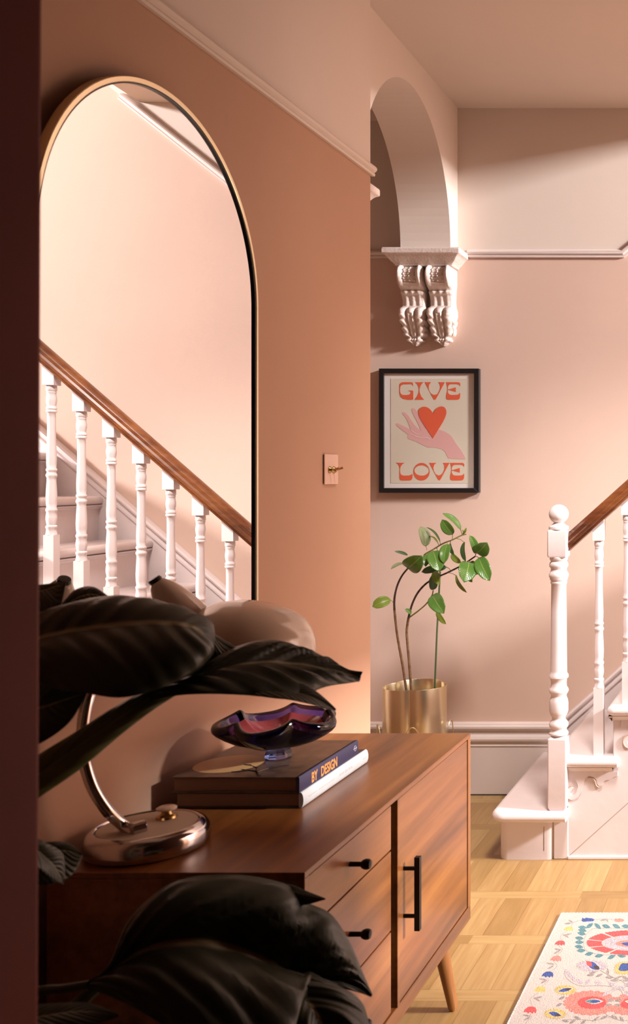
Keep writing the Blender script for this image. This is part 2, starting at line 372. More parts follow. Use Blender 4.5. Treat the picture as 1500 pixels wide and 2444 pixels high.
# ------------------------------------------------------------------ plaster corbels under the arch
def corbel(yw, sgn, label):
    """yw: face of the wall it hangs on; sgn -1: projects towards the camera"""
    t = thing('plaster_corbel', label, 'corbel', (-1.40, yw, 1.82), 'plaster corbels carrying the arch')
    Y = lambda p: yw + sgn*p
    tiers = [(RZ, 0), (RZ-.004, -.003), (RZ-.023, -.003), (RZ-.028, .006), (RZ-.034, .012), (RZ-.050, .024), (RZ-.058, .034), (RZ-.067, .038)]
    rows = []
    for z, i in tiers:
        x0, x1, p = -1.556+i, -1.253-i, .122-i
        r = []
        cs = [(x0, 0), (x0, p), (x1, p), (x1, 0)]
        for k in range(3):
            a, b = cs[k], cs[k+1]; n = (4, 14, 4)[k]
            for q in range(n if k < 2 else n+1):
                f = q/n; r.append(Vector((a[0]+(b[0]-a[0])*f, Y(a[1]+(b[1]-a[1])*f), z)))
        rows.append(r)
    mb = MB().grid(rows)
    nc = len(rows[0])
    mb.f.append(list(range(nc))); mb.mi.append(0); mb.f.append([(len(rows)-1)*nc+k for k in range(nc)]); mb.mi.append(0)
    for row in rows[3:7]:
        pass
    mb.build('slab', M['plaster'], t, bevel=.004, smooth=True, angle=30)
    prof = [(0,.078),(.04,.094),(.09,.103),(.15,.104),(.21,.097),(.265,.083),(.29,.070),(.305,.062),(.32,.070),(.345,.066),(.37,.056),(.43,.049),(.49,.047),(.515,.056),(.535,.072),(.57,.082),(.63,.083),(.70,.074),(.76,.060),(.82,.048),(.88,.040),(.905,.034),(.925,.044),(.96,.038),(1,.018)]
    wid = [(0,.046),(.04,.0495),(.2,.0495),(.3,.047),(.42,.0455),(.5,.047),(.55,.052),(.62,.053),(.67,.048),(.69,.052),(.73,.050),(.76,.0445),(.78,.048),(.84,.047),(.875,.042),(.885,.030),(.90,.027),(.925,.033),(.945,.031),(.953,.018),(.98,.012),(1,.002)]
    def ip(tab, v):
        for (a, p), (b, q) in zip(tab, tab[1:]):
            if v <= b: return p + (q-p)*(v-a)/(b-a)
        return tab[-1][1]
    ztop, zbot = RZ-.065, 1.826
    for xc in (-1.459, -1.346):
        rows = []
        NV, NU = 120, 44
        for i in range(NV+1):
            v = i/NV; z = ztop + (zbot-ztop)*v; hw = ip(wid, v); pr = ip(prof, v); r = []
            lean = 0.0
            r.append(Vector((xc-hw+lean, Y(0.0), z)))
            for j in range(NU+1):
                u = -1 + 2*j/NU; d = 0
                if v < .27:
                    e = max(0, 1-abs(abs(u)-.80)/.22); d += .016*math.sqrt(e)*(1-v/.30)
                    if abs(u) < .58 and v < .22:
                        d += -.004 + .006*max(0, math.cos(u*15))*max(0, math.cos(v*110 + (PI if int((u+1)*5) % 2 else 0)))
                elif v < .5:
                    d += .0022*math.cos(u*11)
                else:
                    k = min(1, max(0, v-.505)/.03); fade = 1 if v < .88 else .45
                    fan = abs(math.cos(1.5*PI*u*(1 + .35*(v-.6)))); d += .017*k*fade*(fan**.55 - .62)
                    if v > .62: d += .004*math.sin(v*75 + abs(u)*7)*abs(u)*fade
                    if abs(u) < .10 and v > .6: d -= .004
                d -= .010*max(0, abs(u)-.86)/.14
                r.append(Vector((xc+hw*u+lean, Y(max(.006, pr+d)), z)))
            r.append(Vector((xc+hw+lean, Y(0.0), z))); rows.append(r)
        mb = MB().grid(rows); n = len(rows[0])
        mb.f.append(list(range(n))); mb.mi.append(0)
        mb.build('scroll_bracket', M['plaster'], t, smooth='all')
    return t
corbel(D, -1, 'white plaster scroll corbel pair on the back wall above the framed print')
corbel(3.06, 1, 'white plaster corbel mostly hidden behind the end of the left wall')

# ------------------------------------------------------------------ staircase
RISE, GO, NX = 0.174, 0.194, -0.953
SY = 3.405                                   # open-side face of string
NST = 8
TX, TY0 = NX, 3.345
st = thing('staircase', 'pale pink painted staircase rising to the right along the back wall', 'staircase', (-0.6, 3.7, 0))
YB = D - 0.004
def tread(k):
    x0 = NX + GO*(k-1); x1 = x0 + GO + (0.0610 if k == 1 else 0.035); z1 = RISE*k; z0 = z1-.034
    y0 = TY0 if k == 1 else 3.375
    mb = MB(); r = .017
    # bull-nosed section swept round the front (x0) and the open end (y0)
    sect = [(-r*math.cos(a), z0+r+r*math.sin(a)) for a in [(-PI/2)+PI*i/8 for i in range(9)]]
    rad = .05 if k == 1 else .024
    path = [(x1, y0, 0)]
    for i in range(9):
        a = -PI/2 - (PI/2)*i/8
        path.append((x0+rad+rad*math.cos(a), y0+rad+rad*math.sin(a), 1))
    path.append((x0, YB, 0))
    rows = []
    for i, (px_, py_, _) in enumerate(path):
        q = path[min(i+1, len(path)-1)]; p = path[max(i-1, 0)]
        t = Vector((q[0]-p[0], q[1]-p[1], 0)).normalized(); inn = Vector((-t.y, t.x, 0))
        if inn.dot(Vector((x1-px_, YB-py_, 0)) if i else Vector((0,1,0))) < 0: inn = -inn
        rows.append([Vector((px_, py_, zz)) + inn*(r+o_) for o_, zz in sect])
    mb.grid(rows)
    top = [row[-1] for row in rows]; bot = [row[0] for row in rows]
    corner_t = Vector((x1, YB, z1)); corner_b = Vector((x1, YB, z0))
    mb.flat(top + [corner_t]); mb.flat(bot + [corner_b])
    mb.flat(rows[0] + [corner_t, corner_b])
    o = mb.build('tread', M['stair'], st, smooth=True, angle=50)
    for p in o.data.polygons:
        if abs(p.normal.z) > .9995 or p.area < 1e-9: p.use_smooth = False
    return o
for k in range(1, NST+1):
    tread(k)
    x0 = NX + GO*(k-1); z0 = RISE*(k-1)
    if k == 1:
        mb = MB()
        # low box of the bottom step with rounded corners
        bx0, bx1, by0 = x0+.020, -0.742, SY-.006
        ring = []
        for (cx, cy, a0) in ((bx0+.03, by0+.03, PI), (bx1-.03, by0+.03, 1.5*PI)):
            for i in range(7): ring.append((cx+.03*math.cos(a0+PI/2*i/6), cy+.03*math.sin(a0+PI/2*i/6)))
        ring += [(bx1, YB), (bx0, YB)]
        mb.prism(ring, lambda a, b, h: Vector((a, b, h)), 0, RISE-.034)
        o = mb.build('riser', M['stair'], st, smooth=True, angle=40); o['label'] = 'low box front of the bottom step with rounded corners'
        # cove under nosing and joint line
        ring2 = [((a-(bx0+bx1)/2)*1.05+(bx0+bx1)/2, b-.010 if b < by0+.1 else b) for a, b in ring]
        MB().prism(ring2, lambda a, b, h: Vector((a, b, h)), RISE-.046, RISE-.0345).build('cove_moulding', M['stair'], st, bevel=.004, smooth=True)
        MB().box(-.781, -.7795, by0-.0004, by0+.01, .03, .112).build('joint_crack', M['void'], st)
    else:
        MB().box(x0+.018, x0+.036, SY+.004, YB, z0-.002, z0+RISE-.034).build('riser', M['stair'], st)
        mv = [(0,0),(.016,0),(.013,-.006),(.006,-.010),(.003,-.016),(0,-.016)]
        zt = RISE*k-.0345
        rows = [[Vector((x0+.018-o_, SY-.018-o_*.0, zt+c)) for o_, c in mv], [Vector((x0+.018-o_, YB, zt+c)) for o_, c in mv]]
        mb = MB().grid(rows, closed=True)
        xb = x0+GO+.018
        rows = [[Vector((x0+.004, SY-o_*1.1, zt+c)) for o_, c in mv], [Vector((xb, SY-o_*1.1, zt+c)) for o_, c in mv]]
        mb.grid(rows, closed=True); n = len(mb.v)
        mb.build('cove_moulding', M['stair'], st, smooth=True, angle=25)
MB().box(-.7485, -.6985, SY-.003, SY+.05, 0, RISE-.034).build('newel_plinth', M['stair'], st, bevel=.003)
# spandrel panel below the treads (cut string)
poly = [(-.700, 0)]
poly += [(NX+GO*(NST), 0)]
zs = []
for k in range(NST, 1, -1):
    x0 = NX+GO*(k-1)+.02; x1 = x0+GO
    if k == 2: x0 = -.700
    zs += [(x1 if k < NST else NX+GO*NST, RISE*k-.0345), (x0, RISE*k-.0345)]
poly += zs
# remove duplicates in the vertical runs
MB().prism(poly, lambda a, b, h: Vector((a, h, b)), SY, SY+.025).build('spandrel_panel', M['stair'], st)
# diagonal joint of the string and the panel
xa = -.700
MB().prism([(xa, .006), (xa+1.3, .006+1.3*.897), (xa+1.3, .0085+1.3*.897), (xa, .0085)], lambda a, b, h: Vector((a, h, b)), SY-.0006, SY+.002).build('string_joint', mat('paint_crack', (.42,.30,.27), .6), st)
MB().prism([(-.7, 0), (.3, 0), (.3, .012), (-.7, .012)], lambda a, b, h: Vector((a, h, b)), SY-.008, SY+.002).build('floor_bead', M['stair'], st, bevel=.003)
# scroll brackets on the string under each tread end
def scroll(k):
    ax = NX+GO*(k-1)+.222; az = RISE*k-.0505
    s = 1/702.0
    def q(px, py): return (ax + (px-1490)*s, az + (1851-py)*s)
    outl = [(1494,1851),(1494,1862),(1486,1864),(1478,1870),(1466,1872),(1460,1876),(1457,1884),(1450,1886),(1445,1880),(1443,1870),(1436,1864),(1426,1862),(1417,1868),(1412,1882),(1408,1898),(1400,1912),(1390,1918),(1378,1918),(1371,1908),(1372,1894),(1380,1886),(1389,1890),(1385,1896),(1380,1900),(1382,1908),(1390,1908),(1397,1900),(1400,1886),(1396,1874),(1386,1866),(1374,1864),(1366,1866),(1366,1851)]
    mb = MB().prism([q(*p) for p in outl], lambda a, b, h: Vector((a, h, b)), SY-.0035, SY+.003)
    # scroll hollows drawn as darker tubes, their shade put into the colour
    for arc_ in ([(1389,1884),(1380,1886),(1373,1893),(1371,1904),(1376,1914),(1386,1919)], [(1421,1866),(1433,1867),(1440,1874),(1443,1884),(1450,1889),(1457,1886)]):
        mb.tube([Vector((q(a, b)[0], SY-.0035, q(a, b)[1])) for a, b, _ in [tuple(v) for v in spline([(p[0], p[1], 0) for p in arc_], 25)]], [.0006+.0024*math.sin(PI*i/24)**.6 for i in range(25)], 8, 1)
    return mb.build('scroll_bracket', [M['stair'], mat_hollow_shade], st, smooth=True, angle=30)
mat_hollow_shade = mat('hollow_shade_paint', (.50, .33, .25), .6)
for k in range(2, 7): scroll(k)
# wall string with capping along the back wall
def ws(x): return .432 + .897*(x+.722)
xa, xb = -0.880, 0.9
MB().prism([(xa, .0), (xa+.2, .0), (xb, ws(xb)-.36), (xb, ws(xb)-.012), (xa, ws(xa)-.012)], lambda a, b, h: Vector((a, h, b)), D-.017, D-.001).build('wall_string', M['stair'], st)
cap = [(0,-.030),(.018,-.030),(.024,-.024),(.024,-.018),(.018,-.012),(.018,-.006),(.028,0),(.030,.006),(.024,.012),(.010,.016),(0,.016)]
MB().sweep([(xa-.01, D-.001, ws(xa-.01)-.012), (xb, D-.001, ws(xb)-.012)], cap, (0,-1,0), (0,0,1)).build('string_capping', M['stair'], st, smooth=True, angle=25)

# ------------------------------------------------------------------ banister
BY = 3.425
NPX, NPY = -0.730, 3.400
bn = thing('banister', 'white turned banister with a brown wooden handrail and ball-topped newel post', 'banister', (NPX, NPY, 0.174))
def zy(y, s=706.0): return EYE - (y-CY)/s
mb = MB()
hw = .0315
def sqbox(mb, cx, cy, h, z0, z1, ch=.006):
    rows = []
    for z, q in ((z0, h-ch*.4), (z0+ch, h), (z1-ch, h), (z1, h-ch)):
        c = .0035
        rows.append([Vector((cx+a*(q-(c if f else 0)), cy+b*(q-(0 if f else c)), z)) for a, b, f in ((-1,-1,0),(-1,-1,1),(1,-1,1),(1,-1,0),(1,1,0),(1,1,1),(-1,1,1),(-1,1,0))])
    b0 = len(mb.v); mb.grid(rows, closed=True)
    mb.f.append([b0+i for i in range(8)]); mb.mi.append(0); mb.f.append([b0+24+i for i in range(8)]); mb.mi.append(0)
sqbox(mb, NPX, NPY, hw, RISE-.0005, zy(1752), .012)
sqbox(mb, NPX, NPY, hw+.001, zy(1329), zy(1263))
k = 1/706.0
pr = [(22.5,1752),(23,1748),(19,1742),(18.5,1738),(22,1733),(23,1727),(21,1722),(16,1716),(16,1711),(20,1704),(22.5,1696),(22.5,1676),(21,1668),(18.5,1662),(18.5,1657),(22,1652),(23.5,1647),(22,1642),(19,1638),(18.5,1628),(19.5,1620),(23,1616),(23,1610),(20,1606),(19.5,1600),(19,1540),(18.5,1460),(18,1394),(19.5,1392),(19.5,1388),(18.8,1386),(21,1383),(21,1380),(23,1376),(23.5,1370),(21,1365),(19,1362),(19,1356),(22,1352),(22.5,1347),(21,1342),(18.5,1339),(21,1336),(22,1330),(22,1328)]
mb.lathe([(r*k*1.0, zy(y)) for r, y in pr], (NPX, NPY, 0), 32)
np_ = mb.build('newel_post', M['stair'], bn, smooth=True, angle=40)
pr = [(23,1264),(24,1260),(23,1256),(17,1253),(14,1250),(11,1247)]
ball = [(23.5*math.sin(a), 1227-23*math.cos(a)) for a in [PI*.84 - (PI*.84)*i/14 for i in range(15)]]
ball[-1] = (0.5, 1204)
MB().lathe([(r*k, zy(y)) for r, y in pr+ball], (NPX, NPY, 0), 32).build('ball_finial', M['stair'], np_, smooth=True, angle=40)
# handrail
HS = RISE/GO
HX0 = NPX+hw
def hz(x): return 1.0425 + HS*(x-HX0)      # underside
hp = [(-.021,0),(-.021,.010),(-.027,.016),(-.029,.026),(-.024,.034),(-.026,.040),(-.026,.048),(-.020,.058),(-.010,.064),(0,.0655),(.010,.064),(.020,.058),(.026,.048),(.026,.040),(.024,.034),(.029,.026),(.027,.016),(.021,.010),(.021,0)]
rows = [[Vector((x_, BY-.005+a, hz(x_)+b)) for a, b in hp] for x_ in (HX0-.001, 0.44)]
mb = MB().grid(rows, closed=True); n = len(hp)
mb.f.append(list(range(n))); mb.mi.append(0); mb.f.append([n+i for i in range(n)]); mb.mi.append(0)
mb.build('handrail', M['rail'], bn, smooth=True, angle=30)
# balusters: turned part rides with the rail, lower square runs down to the tread
BX0, BS = -0.598, 0.097
prof = [(9.5,360),(10.5,365),(10.8,390),(9,397),(10,402),(9,408),(9.2,420),(10.4,440),(10.2,460),(8.8,480),(8.8,488),(10.5,494),(10.5,502),(9.2,506),(10.6,512),(10.6,520),(8.4,527),(8.2,560),(8.0,640),(8.8,720),(9.8,800),(9.6,835),(8.8,858),(10.6,866),(10.6,874),(9,880),(9,890),(10.8,898),(10.8,908),(9,916),(9,935),(10,980),(10.8,1030),(10.4,1070),(9.2,1098),(11,1106),(11,1118),(9.6,1124),(10.8,1150),(11,1170),(9.4,1195),(9,1203),(11.2,1210),(11.2,1220),(9.8,1226),(10.4,1245),(11.5,1262)]
bal = None
for i in range(10):
    x = BX0 + BS*i; mb = MB(); z0r = zy(1150+360/2.572, 702.0) + HS*BS*i
    zt = [(r/702.0*1.06, z0r - (v-360)/2.572/702.0) for r, v in prof]
    h = .0165
    # top square, cut to the slope of the rail
    vs = []
    for (a, b) in ((-1,-1),(1,-1),(1,1),(-1,1)):
        vs.append(Vector((x+a*(h+.0025), BY+b*(h+.0025), z0r)))
    for (a, b) in ((-1,-1),(1,-1),(1,1),(-1,1)):
        vs.append(Vector((x+a*(h+.0025), BY+b*(h+.0025), hz(x+a*(h+.0025))+.001)))
    mb.add(vs, [(0,1,2,3),(4,5,6,7),(0,1,5,4),(1,2,6,5),(2,3,7,6),(3,0,4,7)])
    mb.lathe([zt[j] for j in range(len(zt)-1, -1, -1)], (x, BY, 0), 20)
    kk = int((x - NX)/GO + 1e-6) + 1
    ztr = RISE*kk - .0005
    mb.add([(x+a*h, BY+b*h, zz) for zz in (ztr, zt[-1][1]) for a, b in ((-1,-1),(1,-1),(1,1),(-1,1))], [(0,1,2,3),(4,5,6,7),(0,1,5,4),(1,2,6,5),(2,3,7,6),(3,0,4,7)])
    mb.build('baluster', M['stair'], bn, smooth=True, angle=40, bevel=0)

# ------------------------------------------------------------------ sideboard
X0, X1, Y0, Y1, ZB, ZT = -1.178, -0.760, 1.625, 2.513, 0.190, 0.653
sb = thing('sideboard', 'brown wooden sideboard with drawers and a door standing against the left wall', 'sideboard', (-0.97, 2.07, 0))
mb = MB()
t = .020
mb.box(X0, X1, Y0, Y1, ZT-.0105, ZT)
MBtop = mb.build('top_panel', M['walnut'], sb, bevel=.0015, smooth=True)
for a, b in ((Y0, Y0+.016), (Y1-t, Y1)):
    MB().box(X0, X1, a, b, ZB+.034, ZT-.0105).build('end_panel', M['walnut'] if a == Y0 else M['walnut2'], sb, bevel=.0015, smooth=True)
mb = MB(); mb.box(X0, X1, Y0, Y1, ZB, ZB+.034); mb.build('bottom_panel', M['walnut'], sb, bevel=.002, smooth=True)
MB().box(X0, X0+.006, Y0+.016, Y1-t, ZB+.034, ZT-.0105).build('back_panel', M['walnut'], sb)
DVa, DVb = 2.006, 2.040
MB().box(X0+.006, X1-.03, DVa-.006, DVb-.012, ZB+.034, ZT-.0105).build('divider', M['gap'], sb)
MB().box(X1-.10, X1+.001, DVb-.016, DVb-.004, ZB+.034, ZT-.0105).build('divider_edge', M['walnut'], sb, bevel=.001)
for z0, z1 in ((.5530, .6400), (.3925, .5495), (.2290, .3890)):
    dr = MB().box(X1-.34, X1-.002, Y0+.0185, DVa-.009, z0, z1).build('drawer', M['walnut'], sb, bevel=.0012, smooth=True)
    zc, yc = (z0+z1)/2+.002, 1.803
    MB().lathe([(.0045, 0), (.0045, .020), (.0075, .023), (.0095, .028), (.0095, .033), (.0075, .037), (.001, .0385)], (X1-.002, yc, zc), 20, axis=(1,0,0)).build('knob', M['blackmetal'], dr, smooth=True)
dy_a, dy_b = DVb-.001, Y1-t-.0025
door = MB().box(X1-.022, X1-.002, dy_a, dy_b, ZB+.0365, .6405).build('cabinet_door', M['walnut'], sb, bevel=.0012, smooth=True)
hb = MB(); hy = 2.066
hb.box(X1+.021, X1+.032, hy-.006, hy+.006, .362, .513)
for z in (.391, .4886): hb.tube([(X1-.003, hy, z), (X1+.022, hy, z)], .0042, 12)
hb.build('handle', M['blackmetal'], door, bevel=.0015)
MB().box(X0+.006, X1-.024, dy_a, dy_b, .40, .412).build('shelf', M['walnut'], sb)
for lx, ly, sx, sy in ((X1-.045, Y1-.105, .028, .030), (X0+.045, Y1-.105, -.02, .030), (X1-.045, Y0+.105, .028, -.03), (X0+.045, Y0+.105, -.02, -.03)):
    top = Vector((lx, ly, ZB)); bot = Vector((lx+sx*.9, ly+sy, .008)); d_ = (bot-top)
    n = 12
    lg = MB().tube([top + d_*(i/n) for i in range(n+1)], [.0185-.0065*(i/n) for i in range(n+1)], 24).build('leg', M['walnut2'], sb, smooth=True)
    MB().lathe([(.0085, 0), (.009, .009)], (bot.x, bot.y, 0.0), 16).build('glide', M['walnut2'], lg, smooth=True)

# ------------------------------------------------------------------ mirror
MC = Vector((-1.180, 1.942, 0)); TILT = 0.026; MR = 0.363; MZC, MZB = 1.677, 0.925
mr = thing('arched_mirror', 'tall arched mirror with thin brass frame hung on the left wall', 'mirror', (-1.18, 1.95, MZB))
def mp(u, z, o):  # u along wall (+ away from camera), o out from glass
    n = Vector((math.cos(TILT), math.sin(TILT), 0)); a = Vector((-math.sin(TILT), math.cos(TILT), 0))
    return Vector((MC.x, MC.y, z)) + a*u + n*o
def arch(r, zb, n=64):
    return [(r, zb)] + [(r*math.cos(PI*i/n), MZC + r*math.sin(PI*i/n)) for i in range(n+1)] + [(-r, zb)]
fr = [(0, -.010), (0, .0045), (-.001, .006), (-.0085, .006), (-.0095, .005), (-.0095, -.004)]
def frame_rows(prof):
    out = []
    for inset, o in prof:
        out.append([mp(u, z, o) for u, z in arch(MR+inset, MZB-inset)])
    return out
rows = frame_rows(fr)
rows = [list(r) for r in zip(*rows)]
mb = MB().grid(rows + [rows[0]], closed=True); mb.build('frame', M['brass'], mr, smooth=True, angle=30)
rows = frame_rows([(-.0096, .0045), (-.0125, .0045), (-.0125, .0005), (-.0096, .0005)])
rows = [list(r) for r in zip(*rows)]
MB().grid(rows + [rows[0]], closed=True).build('inner_lip', M['black'], mr)
mg = bpy.data.materials.new('mirror_silver'); mg.use_nodes = True
b_ = mg.node_tree.nodes['Principled BSDF']; b_.inputs['Metallic'].default_value = 1; b_.inputs['Roughness'].default_value = 0.0; b_.inputs['Base Color'].default_value = (.96, .955, .95, 1)
pts = arch(MR-.0097, MZB+.0097)
MB().prism([(u, z) for u, z in pts], lambda a, b, h: mp(a, b, h), -.004, 0).build('glass', mg, mr)
MB().prism([(u, z) for u, z in pts], lambda a, b, h: mp(a, b, h), -.0095, -.0045).build('backing', M['black'], mr)

# ------------------------------------------------------------------ light switch
sw = thing('light_switch', 'pink painted square light switch plate with brass toggles on the left wall', 'light switch', (WL, 2.71, EYE))
MB().box(WL+.002, WL+.0055, 2.669, 2.751, 1.2735, 1.3545).build('plate', mat('switch_paint', (.69,.44,.345), .4), sw, bevel=.001)
MB().box(WL, WL+.002, 2.671, 2.749, 1.2755, 1.3525).build('gasket', M['void'], sw)
for yy, up_ in ((2.697, .004), (2.722, .006)):
    tg = MB().lathe([(.0095, 0), (.0095, .002), (.008, .004), (.0065, .006), (.0055, .009), (.003, .0095)], (WL+.0055, yy, 1.3125), 20, axis=(1,0,0)).build('toggle', M['oldbrass'], sw, smooth=True)
    MB().tube([(WL+.0135, yy, 1.3125), (WL+.022, yy, 1.3125+up_*.5), (WL+.030, yy+.002, 1.3125+up_)], [.0022, .0028, .0036], 12).build('lever', M['oldbrass'], tg, smooth=True)

# ------------------------------------------------------------------ framed print
fp = thing('framed_print', 'black framed print with red lettering, a heart and a pink hand on the back wall', 'picture', (-1.4, D, 1.48))
FY = D-.030; SF = F/FY
def fq(cx, cy, yy=None):      # picture coords measured on the photo, laid on the frame's own plane
    px, py = 890+cx/5.357, 860+cy/5.357
    return ((px-CX)/SF, EYE-(py-CY)/SF)
fa = fq(78, 104); fb = fq(1358, 1694)
L_, T_, R_, B_ = fa[0], fa[1], fb[0], fb[1]; fw = .0195
mb = MB()
fy2 = lambda a, b, h: Vector((a, h, b))
for q in ([(L_,T_),(R_,T_),(R_-fw,T_-fw),(L_+fw,T_-fw)], [(L_,B_),(R_,B_),(R_-fw,B_+fw),(L_+fw,B_+fw)], [(L_,T_),(L_,B_),(L_+fw,B_+fw),(L_+fw,T_-fw)], [(R_,T_),(R_,B_),(R_-fw,B_+fw),(R_-fw,T_-fw)]):
    mb.prism(q, fy2, FY, D-.004)
mb.build('frame', M['black'], fp, bevel=.0012)
my = D-.021
MB().prism([(L_+fw-.003,T_-fw+.003),(R_-fw+.003,T_-fw+.003),(R_-fw+.003,B_+fw-.003),(L_+fw-.003,B_+fw-.003)], fy2, my, my+.002).build('mount', mat('mount_card', (.78,.70,.65), .7), fp)
p0, p1 = fq(222, 232), fq(1228, 1572)
cream = mat('print_paper', (.66,.58,.47), .7); red = mat('print_red', (.66,.105,.045), .65); pinkp = mat('print_pink', (.66,.36,.34), .65); red2 = mat('print_red_deep', (.60,.075,.035), .65)
pt = MB().prism([(p0[0],p0[1]),(p1[0],p0[1]),(p1[0],p1[1]),(p0[0],p1[1])], fy2, my-.0008, my).build('print', cream, fp)
G = [(512,328),(500,308),(478,302),(385,305),(355,320),(345,345),(343,390),(350,420),(370,438),(420,442),(465,434),(482,414),(478,396),(450,389),(450,383),(500,383),(512,390),(512,490),(505,503),(440,503),(380,490),(345,460),(335,420),(334,320),(340,295),(360,280),(400,276),(490,277),(508,284)]
I = [(533,277),(645,277),(620,300),(602,335),(592,375),(597,415),(615,460),(652,503),(528,503),(560,460),(580,415),(586,375),(580,335),(560,300)]
V = [(660,277),(740,277),(715,310),(710,345),(717,385),(737,420),(770,438),(800,438),(826,424),(848,385),(858,345),(852,305),(835,277),(917,277),(805,490),(797,500),(785,503),(775,498),(768,488)]
E = [(933,277),(1090,277),(1110,285),(1116,300),(1113,328),(1095,307),(1060,301),(985,303),(965,318),(957,340),(955,367),(970,368),(1057,342),(1058,402),(970,377),(955,378),(958,410),(975,435),(1010,440),(1075,438),(1100,428),(1113,412),(1114,430),(1112,470),(1100,495),(1075,503),(960,503),(940,495),(933,480),(935,440),(945,400),(949,372),(947,330),(940,300)]
Lt = [(287,1308),(400,1310),(370,1330),(350,1360),(344,1395),(346,1440),(360,1465),(390,1473),(450,1472),(480,1465),(503,1450),(503,1470),(500,1510),(485,1530),(460,1537),(365,1537),(345,1530),(335,1510),(335,1440),(338,1390),(330,1350),(315,1325)]
V2 = [(717,1310),(808,1310),(780,1335),(770,1375),(777,1415),(800,1455),(836,1472),(868,1463),(894,1435),(912,1390),(912,1345),(893,1310),(977,1310),(862,1522),(850,1535),(838,1533),(828,1522)]
mb = MB()
for gl in (G, I, V, E):
    mb.prism([fq(*p) for p in gl], fy2, my-.0014, my-.0008)
mb.build('lettering', red, pt)
mb = MB()
for gl in (Lt, V2, [(a+51, b+1033) for a, b in E]):
    mb.prism([fq(*p) for p in gl], fy2, my-.0014, my-.0008)
n = 48
ro = [fq(618+104*math.cos(2*PI*i/n), 1424+113*math.sin(2*PI*i/n)) for i in range(n)]
ri = [fq(621+93*math.cos(2*PI*i/n), 1408+66*math.sin(2*PI*i/n)) for i in range(n)]
mb.grid([[fy2(*p, my-.0014) for p in ro], [fy2(*p, my-.0014) for p in ri]], closed=True)
mb.build('lettering', red, pt)
heart = [(765,995),(700,900),(640,810),(590,720),(578,660),(590,620),(625,595),(665,592),(710,610),(745,645),(765,680),(785,640),(820,605),(865,588),(905,595),(930,625),(937,670),(920,730),(880,810),(830,890)]
hs_ = [Vector(p) for p in spline([(a, b, 0) for a, b in heart[:11]], 60)] + [Vector(p) for p in spline([(a, b, 0) for a, b in heart[10:]+[heart[0]]], 60)][1:-1]
MB().prism([fq(p.x, p.y) for p in hs_], fy2, my-.0020, my-.0014).build('heart_motif', red, pt)
hand = [(290,820),(293,806),(315,802),(350,822),(430,860),(478,888),(440,775),(405,720),(372,683),(375,662),(400,657),(430,685),(455,710),(490,770),(530,825),(607,897),(575,810),(520,710),(492,640),(497,615),(520,609),(545,632),(600,720),(700,850),(850,885),(930,915),(990,955),(1020,990),(1060,1060),(1120,1140),(1165,1210),(1185,1262),(1130,1265),(965,1255),(945,1220),(920,1170),(880,1135),(800,1115),(700,1113),(620,1075),(540,1035),(480,1015),(445,1000),(440,975),(455,955),(440,945),(380,900),(320,855)]
mb = MB().prism([fq(*p) for p in hand], fy2, my-.0013, my-.0008)
for ln in ([(443,962),(490,950),(550,975),(620,990),(690,988),(725,1012)], [(476,886),(520,920),(560,945),(600,938)]):
    mb.tube([fy2(*fq(a, b), my-.0013) for a, b in ln], .0007, 6, 1)
mb.build('hand_motif', [pinkp, mat('print_line', (.78,.66,.60), .7)], pt)
gm = bpy.data.materials.new('picture_glass'); gm.use_nodes = True; nt = gm.node_tree; nt.nodes.clear()
out = node(nt, 'ShaderNodeOutputMaterial'); tr = node(nt, 'ShaderNodeBsdfTransparent'); gl = node(nt, 'ShaderNodeBsdfGlossy'); gl.inputs['Roughness'].default_value = .02
fr_ = node(nt, 'ShaderNodeFresnel'); fr_.inputs[0].default_value = 1.35; mxs = node(nt, 'ShaderNodeMixShader')
mxs.inputs[0].default_value = .045; nt.links.new(tr.outputs[0], mxs.inputs[1]); nt.links.new(gl.outputs[0], mxs.inputs[2]); nt.links.new(mxs.outputs[0], out.inputs[0])
MB().box(L_+fw-.002, R_-fw+.002, FY+.008, FY+.0095, B_+fw-.002, T_-fw+.002).build('glazing', gm, fp)

# ------------------------------------------------------------------ brass planter and rubber plant
PX, PY = (993-CX)*3.88/F, 3.88
pl = thing('brass_planter', 'brushed brass lobed planter on a wire stand below the framed print', 'planter', (PX, PY, 0))
def lob(th, r=.118):
    a = (th + PI/2 - .12)*1.5
    return r*(0.83 + 0.20*abs(math.sin(a))**0.7)
N = 120
def ring(r, z): return [Vector((PX+lob(2*PI*i/N, r)*math.cos(2*PI*i/N), PY+lob(2*PI*i/N, r)*math.sin(2*PI*i/N), z)) for i in range(N)]
ZR = .492
rows = [ring(.02, .20), ring(.118, .20), ring(.118, .205), ring(.118, .35), ring(.118, ZR-.001), ring(.1175, ZR), ring(.1165, ZR), ring(.116, ZR-.001), ring(.116, .41), ring(.02, .41)]
MB().grid(rows, closed=True).build('pot', M['brass'], pl, smooth=True, angle=50)
so = mat('potting_soil', (.035,.02,.012), .95, var=.5, vscale=60, bump=1.0, bscale=60)
MB().grid([ring(.116, .445), ring(.06, .452), ring(.001, .455)], closed=True).build('soil', so, pl, smooth='all')
mb = MB()
for k_ in range(5):
    a0 = 2*PI*k_/5 - PI/2 + .25
    pts = []
    for i in range(21):
        f = i/20; a = a0 + (f-.5)*.95; z = .003 + .357*math.sin(PI*f)**.45
        pts.append((PX+.139*math.cos(a), PY+.139*math.sin(a), z))
    mb.tube(pts, .0021, 8)
mb.tube([(PX+.137*math.cos(2*PI*i/48), PY+.137*math.sin(2*PI*i/48), .197) for i in range(49)], .0021, 8, caps=False)
